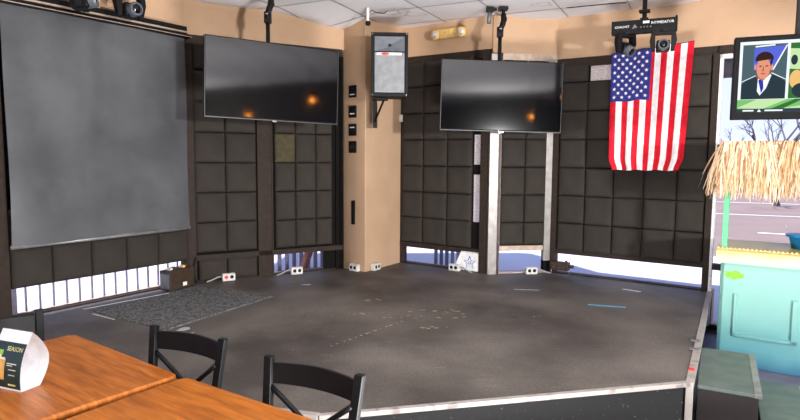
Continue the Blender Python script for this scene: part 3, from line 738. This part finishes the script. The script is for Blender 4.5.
for p, i in zip(me_f.polygons, mb.mi): p.material_index = i; p.use_smooth = True
me_f.update(); of = bpy.data.objects.new('flag_cloth', me_f); COL.objects.link(of); of.parent = fl
MB().tube([fp(.01, .006), fp(.99, .006)], .004, 8).build('hanging_rod', M['bronze'], fl)

# ------------------------------------------------------------------ outlets along the foot of the windows
def outlet(label, p, rz, plug=False, tail=0):
    t = thing('power_outlet', label, 'power outlet', (p.x, p.y, STAGE), rz, 'power outlet boxes along the stage rear')
    MB().box(-.065, .065, -.05, 0, .001, .078).build('box', M['offwhite'], t, bevel=.006)
    for sx in (-.028, .028):
        MB().lathe([(0, 0), (.019, 0), (.019, .003), (0, .003)], 16, Matrix.Translation((sx, -.05, .042)) @ Matrix.Rotation(PI/2, 4, 'X')).build('socket', M['redp'] if (plug and sx < 0) else M['black'], t)
    if tail:
        s = tail
        MB().tube([(s*.06, -.02, .05), (s*.11, -.02, .045), (s*.17, -.025, .02), (s*.22, -.03, .009)], .0085, 8).build('conduit', M['rim2'], t, smooth=True)
outlet('outlet box with a red plug by the carpet mat', F2.pt(.36, -.07, 0), F2.rz, True, -1)
outlet('outlet box left of the pillar in the clear window strip', F2.pt(s2(-1.17), -.07, 0), F2.rz, False, -1)
outlet('outlet box at the foot of the pillar left face', FP.pt(.22, -.01, 0), FP.rz)
FP2 = Frame(P2, D)
outlet('outlet box at the foot of the pillar right face', FP2.pt(.16, -.01, 0), FP2.rz)
outlet('outlet box below the star drawing right of the pillar', F3.pt(.80, -.07, 0), F3.rz, False, 1)
outlet('outlet box between the two silver window posts', F4.pt(s4(1.44), -.07, 0), F4.rz, False, 1)

# junction box on wire legs near the right post
jb = thing('junction_box', 'dark steel junction box on a wire stand by right window post', 'junction box', F5.pt(.14, -.10, STAGE), F5.rz)
MB().box(-.10, .10, -.04, .04, .055, .145).build('casing', M['brownbox'], jb, bevel=.006)
MB().box(.06, .075, -.015, .015, .145, .165).tube([(.10, 0, .10), (.15, 0, .105)], .018, 10).build('fitting', M['brownbox'], jb)
MB().tube([(-.09, -.02, .055), (-.09, -.03, .006), (.10, -.03, .006), (.13, -.02, .06)], .005, 8).build('wire_stand', M['chrome'], jb)
for k in (-.06, 0, .05): MB().lathe([(0, 0), (.008, 0), (.008, .004), (0, .004)], 8, Matrix.Translation((k, -.04, .09)) @ Matrix.Rotation(PI/2, 4, 'X')).build('screw', M['chrome'], jb)
# dark box near the left corner
db = thing('equipment_box', 'dark brown equipment box in the corner under the grey screen', 'equipment box', F1.pt(F1.L-.25, -.14, STAGE), F1.rz+.15)
MB().box(-.16, .15, -.07, .06, .012, .20).build('casing', M['brownbox'], db, bevel=.006)
MB().box(-.165, -.158, -.06, .05, .03, .17).build('side_plate', M['grey'], db, bevel=.002)
MB().box(.0, .05, -.0725, -.07, .035, .07).build('sticker', M['white'], db)
for sx, m in ((-.1, 'offwhite'), (-.05, 'brownbox'), (.06, 'cream'), (.10, 'brownbox')): MB().box(sx-.015, sx+.018, -.03, .02, .198, .222).build('connector', M[m], db, bevel=.003)
for sx in (-.13, .12): MB().tube([(sx, 0, .0005), (sx, 0, .02)], .012, 8).build('foot', M['black'], db)
# hanging black cable loop beside it
tag(MB().tube([F2.pt(.05, -.06, z)+Vector((-.03*math.sin((z-.4)/.26*PI), 0, 0)) for z in (.405, .45, .5, .55, .6, .66)], .009, 8).build('cable', M['black'], smooth=True), 'black cable bowed out beside the corner post at stage level', 'cable')
# star drawing taped in the window right of the pillar
sg = thing('star_drawing', 'white sheet with blue star drawing standing in the low window', 'drawing', F3.pt(0, -.035, 0), F3.rz)
a0, a1 = .80, 1.07
MB().add([(a0-.05, 0, STAGE+.01), (a1, 0, STAGE+.01), (a1, 0, .625), (a0+.05, 0, .625), (a0-.05, .002, STAGE+.01), (a1, .002, STAGE+.01), (a1, .002, .625), (a0+.05, .002, .625)],
         [(0, 1, 2, 3), (7, 6, 5, 4), (0, 4, 5, 1), (1, 5, 6, 2), (2, 6, 7, 3), (3, 7, 4, 0)]).build('sheet', M['paper'], sg)
pts = []
for k in range(11):
    a = PI/2+k*PI/5; rr = .075 if k % 2 == 0 else .032
    pts.append((a0+.16+math.cos(a)*rr, -.003, .50+math.sin(a)*rr))
MB().tube(pts, .004, 6).build('star_outline', M['bluestar'], sg)
MB().tube([(a0+.16+.016*math.cos(t*.7), -.003, .50+.016*math.sin(t*.7)) for t in range(10)], .003, 6).build('inner_ring', M['bluestar'], sg)

# ------------------------------------------------------------------ steps beside the stage
rzS = math.atan2(uS.y, uS.x)
def step(label, P, L, w, h):
    t = thing('step_box', label, 'step', (P.x, P.y, 0), rzS, 'wooden steps up to the stage')
    MB().box(.015, L-.015, -w+.01, -.0, 0, h-.022).build('box_body', M['stepdark'], t, bevel=.004)
    MB().box(0, L, -w, 0, h-.022, h).build('tread', M['stepgreen'], t, bevel=.003)
    MB().box(0, L, -w-.004, -w+.035, h-.024, h+.003).build('nosing', M['silver'], t, bevel=.003)
FLp = Vector((1.765, 3.425))
step('taller step box touching the stage side, green top', FLp, .80, .325, .36)
nS = Vector((uS.y, -uS.x))
step('lower step box on the floor right of the taller one', FLp+nS*.335+uS*.02, .80, .29, .18)
MB().box(.10, .135, .018, .024, .2, .385).build('red_sticker', M['redp'], stg, (q0.x+.01, q0.y+.0, 0), rzS) if False else None
rs = MB().box(.19, .25, -.016, .016, STAGE+.0062, STAGE+.0075).build('red_sticker', M['redp'], stg, (q0.x, q0.y, 0), rzS); rs['label'] = 'small red sticker on the edge strip'
for s_ in (.62, .84):
    MB().box(s_, s_+.05, -.03, .03, STAGE+.006, STAGE+.014).build('hinge_plate', M['grey'], stg, (q0.x, q0.y, 0), rzS, bevel=.003)

# ------------------------------------------------------------------ tiki bar
FB = Frame(Vector((2.63, 4.84)), Vector((2.63, 4.84))+uR)
tk = thing('tiki_bar', 'turquoise painted tiki bar with straw thatched roof at right', 'bar stand', (FB.P.x, FB.P.y, 0), FB.rz)
BW = 1.7; BH = .97; BD = .55
MB().box(0, BW, 0, .03, .005, BH-.10).box(0, .03, 0, BD, .005, BH-.1).box(BW-.03, BW, 0, BD, .005, BH-.1).build('bar_front', M['turq'], tk, bevel=.003)
cn = MB().box(-.03, BW+.03, -.05, -.03, BH-.12, BH+.0).box(-.03, BW+.03, -.05, BD+.03, BH-.02, BH)
for k in range(60):
    x = -.03+k*(BW+.06)/60; cn.add([(x, -.052, BH-.004), (x+.029, -.052, BH-.004), (x+.0145, -.052, BH+.012), (x, -.04, BH-.004), (x+.029, -.04, BH-.004), (x+.0145, -.04, BH+.012)], [(0, 1, 2), (5, 4, 3), (0, 2, 5, 3), (1, 4, 5, 2)])
cn.build('countertop', M['sand'], tk)
MB().box(.11, .135, -.02, 0, .25, .60).box(.51, .55, -.02, 0, .25, .60).box(.11, .55, -.02, 0, .25, .28).build('raised_moulding', M['turq'], tk, bevel=.004)
M['limespray'] = mat('lime_spray', (120, 205, 20), .5, rgb2=(140, 214, 60), scale=30)
n = 18; mb = MB(); mb.add([(.10+(.07+.014*math.sin(3*k))*math.cos(2*PI*k/n), -.0012, .75+(.034+.008*math.sin(2*k))*math.sin(2*PI*k/n)) for k in range(n)], [tuple(range(n))])
mb.build('lime_spray_spot', M['limespray'], tk)
for (x, y) in ((.0, -.02), (BW-.06, -.02), (BW*.62, BD-.04)):
    MB().box(x, x+.04, y, y+.04, BH, 1.80).build('roof_post', M['gpost'], tk, bevel=.003)
MB().box(-.02, BW+.08, -.12, BD+.08, 1.795, 1.825).box(-.06, BW+.06, -.11, -.09, 1.62, 1.80).build('roof_board', M['stepdark'], tk)
th = MB()
def blade(x, y, z, dx, dy, L, w, mi):
    """one straw: hangs from x,y,z, flaring outwards by dx,dy"""
    k = len(th.v); n = 3; side = Vector((-dy, dx, 0)); side = side.normalized() if side.length > 1e-4 else Vector((1, 0, 0))
    tw = random.uniform(-.6, .6); side = (side*math.cos(tw)+Vector((0, 0, 1))*math.sin(tw)*.3+Vector((dx, dy, 0))*math.sin(tw)*2).normalized()
    bend = random.uniform(-.05, .05)
    for i in range(n+1):
        t = i/n; c = Vector((x+dx*t*(1.6-.6*t)+bend*t*t*side.x, y+dy*t*(1.6-.6*t)+bend*t*t*side.y, z-L*t)); ww = w*(1-.75*t*t)
        th.v += [tuple(c-side*ww), tuple(c+side*ww)]
    for i in range(n): th.f.append((k+2*i, k+2*i+1, k+2*i+3, k+2*i+2)); th.mi.append(mi)
for k in range(2600):
    x = random.uniform(-.02, BW+.1); lay = random.random()
    blade(x, -.115-.03*lay, 1.83-.10*lay*random.random(), random.gauss(0, .045)+(-.07*max(0, 1-x/.15)*random.random()), -.03-.07*random.random(), random.uniform(.26, .40)+.05*(1-lay), random.uniform(.003, .008), random.choice((0, 0, 1, 1, 2, 2, 3)))
for k in range(900):
    y = random.uniform(-.12, BD+.1); lay = random.random()
    blade(-.03-.02*lay, y, 1.83-.08*lay, -.02-.06*random.random(), random.gauss(0, .05), random.uniform(.22, .38), random.uniform(.003, .008), random.choice((0, 1, 1, 2, 3)))
for k in range(1000):
    x = random.uniform(-.12, BW+.1); blade(x, BD+.10, 1.82, random.gauss(0, .05), .03+.08*random.random(), random.uniform(.22, .40), random.uniform(.003, .008), random.choice((0, 1, 3, 3)))
o = th.build('thatch', M['straws'], tk)
bb = thing('blue_tub', 'bright blue plastic tub standing on the tiki bar counter', 'tub', FB.pt(.56, .28, BH+.001), FB.rz)
MB().lathe([(0, 0), (.09, 0), (.115, .10), (.13, .10), (.13, .11), (.108, .11), (.084, .01), (0, .01)], 28).build('bowl', M['bluep'], bb, smooth=True)
MB().lathe([(.124, .098), (.136, .098), (.136, .114), (.124, .114)], 28).build('rim', M['bluep'], bb, smooth=True)

# ------------------------------------------------------------------ tables
def rrect(w, d, r, n=6):
    pts = []
    for cx, cy, a0 in ((w-r, -r, 0), (r, -r, PI/2), (r, -d+r, PI), (w-r, -d+r, 1.5*PI)):
        for k in range(n+1):
            a = a0+PI/2*k/n; pts.append((cx+r*math.cos(a), cy+r*math.sin(a)))
    return pts
def table(label, corner, rz, w, d, h):
    t = thing('dining_table', label, 'table', (corner[0], corner[1], 0), rz, 'orange-brown wooden tables in the foreground')
    MB().prism(rrect(w, d, .05), h-.032, h).build('tabletop', M['wood'], t, bevel=.013, seg=4)
    MB().lathe([(0, .03), (.04, .03), (.04, h-.06), (.0, h-.06)], 20, Matrix.Translation((w/2, -d/2, 0))).build('pedestal', M['black'], t, smooth=False)
    MB().box(w/2-.28, w/2+.28, -d/2-.035, -d/2+.035, 0, .04).box(w/2-.035, w/2+.035, -d/2-.28, -d/2+.28, 0, .04).build('cross_base', M['black'], t, bevel=.008)
    MB().box(w/2-.2, w/2+.2, -d/2-.03, -d/2+.03, h-.062, h-.033).build('top_plate', M['black'], t)
rz1 = math.atan2(-.60, .80); rz2 = math.atan2(-.555, .832)
table('varnished wooden table under the menu holder, bottom left corner', (-1.715, 3.085), rz1, .965, .95, .75)
table('varnished wooden table in front of two black chairs, bottom of photo', (-.922, 2.505), rz2, 1.15, .9, .745)

# ------------------------------------------------------------------ chairs
def chair(label, x, y, rz, src=[None]):
    if src[0] is None:
        t = thing('dining_chair', label, 'chair', (x, y, 0), rz, 'black cross-back chairs at the tables')
        # local: back at y=0, chair faces -y; width along x
        W2, Ws = .215, .185
        for s in (-1, 1):
            MB().add([(s*Ws+dx, yy+dy, zz) for (zz, yy, k) in ((0, .05, 0), (.45, -.02, 0)) for dx in (-.019, .019) for dy in (-.014, .014)], [(0, 1, 3, 2), (4, 6, 7, 5), (0, 4, 5, 1), (2, 3, 7, 6), (0, 2, 6, 4), (1, 5, 7, 3)]).build('leg', M['chairm'], t, bevel=.003)
            MB().add([(s*(W2-.0)*1-s*.0+dx-s*(W2-Ws)*(1-k), yy+dy, zz) for (zz, yy, k) in ((.45, -.02, 0), (.892, .045, 1)) for dx in (-.019, .019) for dy in (-.014, .014)], [(0, 1, 3, 2), (4, 6, 7, 5), (0, 4, 5, 1), (2, 3, 7, 6), (0, 2, 6, 4), (1, 5, 7, 3)]).build('back_post', M['chairm'], t, bevel=.004)
            MB().box(s*Ws-.013, s*Ws+.013, -.43, -.40, 0, .44).build('leg', M['chairm'], t, bevel=.003)
        n = 10; mb = MB()
        for i in range(n+1):
            a = -1+2*i/n; yb = .036+.035*(1-a*a); xx = a*(W2-.012)
            mb.v += [(xx, yb-.008, .785), (xx, yb+.006, .785), (xx, yb+.016, .872-.006*abs(a)), (xx, yb+.002, .872-.006*abs(a))]
        for i in range(n):
            for j in range(4): mb.f.append((4*i+j, 4*i+(j+1) % 4, 4*(i+1)+(j+1) % 4, 4*(i+1)+j)); mb.mi.append(0)
        mb.f += [(0, 1, 2, 3), (4*n+3, 4*n+2, 4*n+1, 4*n)]; mb.mi += [0, 0]
        mb.build('top_rail', M['chairm'], t, bevel=.003)
        for s in (-1, 1):
            pts = []
            for i in range(9):
                q = i/8; pts.append((s*(-.195+.385*q), .022-.035*q+.03*math.sin(PI*q)+(.006*s), .775-.30*q))
            MB().tube(pts, .011, 8).build('cross_bar', M['chairm'], t, smooth=True)
        MB().box(-.20, .20, -.43, .0, .43, .455).build('seat_frame', M['chairm'], t, bevel=.006)
        MB().box(-.195, .195, -.425, -.03, .455, .49).build('seat', M['vinyl'], t, bevel=.015, seg=3)
        for s in (-1, 1): MB().box(s*Ws-.009, s*Ws+.009, -.41, .02, .16, .18).build('stretcher', M['chairm'], t)
        src[0] = t
        return t
    t = copy_tree(src[0]); t.location = (x, y, 0); t.rotation_euler = (0, 0, rz); t['label'] = label; return t
cA, cB = Vector((-.529, 2.35)), Vector((-.136, 2.14))
m = (cA+cB)/2; rzc = math.atan2((cB-cA).y, (cB-cA).x); off = Vector((math.sin(rzc), -math.cos(rzc)))*.045
chair('nearest black cross-back chair, bottom centre, in front of the stage edge', m.x+off.x, m.y+off.y, rzc)
cA, cB = Vector((-1.15, 2.76)), Vector((-.78, 2.57))
m = (cA+cB)/2; rzc = math.atan2((cB-cA).y, (cB-cA).x); off = Vector((math.sin(rzc), -math.cos(rzc)))*.045
chair('black cross-back chair where the two wooden tables meet', m.x+off.x, m.y+off.y, rzc)
chair('black chair mostly hidden behind the menu holder, far left', -1.965, 2.84, math.radians(52))

# ------------------------------------------------------------------ menu holder on the left table
ax = Vector((-.935, .355, 0)).normalized(); ac = Vector((-ax.y, ax.x, 0)); ac = -ac if ac.y < 0 else ac
mh = thing('menu_holder', 'folded card menu tent with green face standing on the left table', 'menu card', (-1.500, 2.300, .7505))
Hh = .226
def prof(t):  # 0 front bottom ... 1 top ... 2 back bottom, returns (across, height)
    if t <= 1:
        return (-.016*math.sin(PI*t)+.062*t**1.25, Hh*t**.95)
    q = t-1; return (.062+.055*math.sin(PI*q)+.018*q, Hh*(1-q))
def mpt(a, t, off=0):
    p = prof(t); q = prof(t+.01 if t < 1 else t-.01)
    base = Vector((0, 0, 0))+ax*a+ac*p[0]+Vector((0, 0, p[1])); 
    if off:
        d = (ac*(q[0]-p[0])+Vector((0, 0, q[1]-p[1]))).normalized(); nn = d.cross(ax).normalized()
        if nn.dot(-ac) < 0: nn = -nn
        base = base+nn*off
    return base
LEN = .17
mb = MB(); N = 36
for side in (0, .0014):
    k = len(mb.v)
    for i in range(N+1):
        t = 2*i/N
        for a in (0, LEN): mb.v.append(tuple(mpt(a, t)+(ac*(-side if t <= 1 else side))))
    for i in range(N): mb.f.append((k+2*i, k+2*i+1, k+2*i+3, k+2*i+2)); mb.mi.append(0)
# card base closing the loop
a_, b_ = mpt(0, 0), mpt(0, 2); c_, d_ = mpt(LEN, 2), mpt(LEN, 0)
mb.add([a_, b_, c_, d_], [(0, 1, 2, 3)])
mb.build('card', M['paper'], mh, smooth=False)
fc = MB(); n = 24
def face(a0, a1, t0, t1, mi, off):
    k = len(fc.v)
    for i in range(n+1):
        t = t0+(t1-t0)*i/n
        for a in (a0, a1): fc.v.append(tuple(mpt(a, t, off)))
    for i in range(n): fc.f.append((k+2*i, k+2*i+1, k+2*i+3, k+2*i+2)); fc.mi.append(mi)
face(.001, LEN-.001, .03, .80, 0, .0016)
face(.092, .128, .16, .52, 1, .0024); face(.096, .124, .50, .54, 3, .0026); face(.12, .15, .28, .62, 2, .0021)
face(.115, .15, .58, .66, 4, .0022)
for (t, a0, a1, dt) in ((.44, .028, .082, .018), (.41, .05, .082, .012), (.34, .028, .07, .014), (.25, .032, .068, .014)): face(a0, a1, t, t+dt, 3, .0022)
face(.028, .07, .075, .105, 2, .0022)
put_text(fc, 'SEASON', .024, lambda x, y: tuple(mpt(.056-x,   .69+y/Hh, .0024)), 2)
fc.build('printed_face', [M['green'], M['amber'], M['yellow'], M['white'], M['lime']], mh)

# ------------------------------------------------------------------ pendant lamps behind the photographer's right
bulb = emis('warm_bulb', (255, 150, 50), 60)
for i, (x, y, z, lb) in enumerate(((3.3, .93, 2.42, 'warm pendant lamp nearest the right wall, reflected in both televisions'), (3.07, 2.61, 2.62, 'warm pendant lamp nearer the tiki bar, reflected in both televisions'))):
    t = thing('pendant_lamp', lb, 'lamp', (x, y, z), 0, 'warm pendant lamps')
    MB().lathe([(0, -.03), (.03, -.02), (.038, .01), (.02, .05), (0, .055)], 16).build('bulb', bulb, t, smooth=True)
    MB().tube([(0, 0, .05), (0, 0, CEIL-z-.005)], .006, 6).build('cord', M['black'], t)
    MB().lathe([(.02, .16), (.10, .03), (.105, .03), (.025, .165)], 20).build('shade', M['bronze'], t, smooth=True)
# ------------------------------------------------------------------ outdoors
struct(MB().box(-60, 80, -40, 120, -.06, -.02).build('ground_outside', M['asphalt']))
struct(MB().prism([tuple(A0-F1.n*0), tuple(A), tuple(B), tuple(C1), tuple(D), tuple(E1), tuple(G), tuple(J), tuple(J+F5.n*4), tuple(G+F5.n*4+Vector((-1, 2))), tuple(B+Vector((-3, 6))), tuple(A0+Vector((-4, 2)))], -.02, .08).build('pavement_outside', M['pave']))
ov = MB()
q = [E1, G, J, J+F5.n*1.30, G+F5.n*1.30, Vector((1.2, 8.6)), Vector((.6, 10.2)), Vector((-3.2, 10.0)), Vector((-3.3, 8.1)), B+F2.n*.1, C1, D]  # eave along the right wall, plus unseen canopy added to shade rear ground
ov.prism([tuple(p) for p in q], HEAD+.06, HEAD+.5)
ov.prism([tuple(A0), tuple(A-F1.u*.35), tuple(A-F1.u*.35+F1.n*1.6), tuple(A0+F1.n*1.6), (LX-1.6, BACKY), (LX, BACKY)], HEAD+.06, HEAD+.5)  # unseen eave added to keep sun off the left of the stage
struct(ov.build('overhang_and_sun_shade', M['soffit']))
struct(wpart(F5, 'trim_11', MB().box(-.1, F5.L, 1.30, 1.36, 2.60, HEAD+.5), M['fascia']))
def fence_line(name, label, P, Q, gap, w, h, m, th_=.02, z0=.08, post=None):
    fr = Frame(P, Q); t = thing(name, label, 'fence', (P.x, P.y, z0), fr.rz)
    MB().box(0, fr.L, -.02, .02, h-.05, h).box(0, fr.L, -.02, .02, .05, .09).build('rail', M[m], t)
    k = 0; s = .03
    while s < fr.L and k < 95: MB().box(s, s+w, -th_/2, th_/2, .0, h).build('picket', M[m], t); s += gap; k += 1
    if post: 
        for s in post: MB().box(s, s+.06, -.03, .03, 0, h+.05).build('post', M[m], t)
fence_line('metal_fence', 'thin grey picket railing just outside the left window', F1.pt(-.3, .35, 0).xy, F1.pt(F1.L+.1, .35, 0).xy, .115, .014, 1.0, 'fence', .014, post=(.47,))
fence_line('slat_fence', 'close grey vertical slats outside the window right of pillar', F3.pt(-.1, .9, 0).xy, F3.pt(.82, .9, 0).xy, .085, .045, 1.0, 'slat')
fence_line('metal_fence', 'low grey railing seen through the window left of pillar', F2.pt(.3, 1.3, 0).xy, F2.pt(F2.L+.8, 1.3, 0).xy, .10, .05, .40, 'slat')
ds = tag(MB().tube([(-1.27, 7.35, .12), (-1.02, 7.25, .75)], .05, 8).build('leaning_post', M['bark2']), 'brown diagonal post leaning outside the window left of pillar', 'post')
pl = Frame(Vector((6, 10)), Vector((60, -30)))
for i, (x0, y0, x1, y1) in enumerate(((8.2, 13.6, 16, 9.6), (9.0, 18.5, 22, 13), (10.0, 24, 30, 16))):
    fr = Frame(Vector((x0, y0)), Vector((x1, y1)))
    tag(MB().box(0, fr.L, -.05, .05, -.0195, -.012).build('parking_line', M['line'], None, (x0, y0, 0), fr.rz), ['nearest', 'middle', 'farthest'][i]+' white painted parking line outside the right window', 'road marking', 'parking lines')
bd = thing('building', 'long low pale building across the parking lot behind the thatch', 'building', (30, 44, -.02), -.5)
MB().box(-30, 30, 0, 8, 0, 1.9).build('wall', M['bldg'], bd); MB().box(-30.5, 30.5, -.6, 8.5, 1.9, 2.2).build('roof', M['soffit'], bd)
for k in range(9): MB().box(-27+6*k, -24+6*k, -.05, .02, .5, 1.5).build('window', M['dark'], bd)
tr = thing('bare_tree', 'leafless tree in the parking lot beside the live television', 'tree', (13.4, 21.2, -.02))
tm = MB()
def br(p, d, L, r, lv):
    q_ = p+d*L; tm.tube([p, (p+q_)/2+Vector((random.gauss(0, .04), random.gauss(0, .04), 0))*L, q_], [r, r*.85, r*.65], 5)
    if lv == 0: return
    for k in range(3 if lv > 1 else 4):
        nd = (d+Vector((random.gauss(0, .5), random.gauss(0, .5), random.gauss(.1, .3)))).normalized(); br(p+d*L*random.uniform(.55, 1), nd, L*random.uniform(.6, .8), r*.55, lv-1)
br(Vector((0, 0, 0)), Vector((0, 0, 1)), 1.7, .12, 5)
tm.build('branches', M['bark'], tr)

# ------------------------------------------------------------------ light
def area(name, loc, target, size, power, col=(1, 1, 1), shape='DISK', sy=None):
    l = bpy.data.lights.new(name, 'AREA'); l.shape = shape; l.size = size; l.energy = power; l.color = col
    if sy: l.size_y = sy
    o = bpy.data.objects.new(name, l); COL.objects.link(o); o.location = loc
    o.rotation_euler = (Vector(target)-Vector(loc)).to_track_quat('-Z', 'Y').to_euler(); return o
area('key_softbox', (3.75, -2.3, 1.86), (-.2, 6.0, 1.9), .36, 580, (1, .985, .96))
area('added_ceiling_fill', (.75, 1.75, .5), (.6, 2.3, 3.2), 1.0, 280, (1, .985, .97))  # unseen uplight added to brighten the ceiling
sun = bpy.data.lights.new('sun', 'SUN'); sun.energy = 8; sun.angle = .02; sun.color = (1, .97, .93)
so = bpy.data.objects.new('sun', sun); COL.objects.link(so)
so.rotation_euler = (-Vector((-.5, .10, 1))).to_track_quat('-Z', 'Y').to_euler()
w = bpy.data.worlds.new('sky'); SC.world = w; w.use_nodes = True
n, l = w.node_tree.nodes, w.node_tree.links
bg = n['Background']
tc = n.new('ShaderNodeTexCoord'); sp_ = n.new('ShaderNodeSeparateXYZ'); l.new(tc.outputs['Generated'], sp_.inputs[0])
rp = n.new('ShaderNodeValToRGB'); rp.color_ramp.elements[0].position = .0; rp.color_ramp.elements[0].color = (.74, .79, .95, 1)
rp.color_ramp.elements[1].position = .6; rp.color_ramp.elements[1].color = (.35, .5, .95, 1)
l.new(sp_.outputs[2], rp.inputs[0]); l.new(rp.outputs[0], bg.inputs[0]); bg.inputs[1].default_value = 1.5

# ------------------------------------------------------------------ camera
cd = bpy.data.cameras.new('camera'); cam = bpy.data.objects.new('camera', cd); COL.objects.link(cam)
cd.sensor_width = 36; cd.lens = 598/800*36; cam.location = (0, 0, 1.7)
cam.rotation_mode = 'XYZ'
cam.matrix_world = Matrix.Translation((0, 0, 1.7)) @ Matrix.Rotation(PI/2-math.radians(5.25), 4, 'X') @ Matrix.Rotation(math.radians(.4), 4, 'Z')
cd.clip_start = .05; cd.clip_end = 300
SC.camera = cam
SC.view_settings.view_transform = 'Standard'; SC.view_settings.look = 'None'; SC.view_settings.gamma = 1; SC.view_settings.use_curve_mapping = False
SC.view_settings.exposure = 0
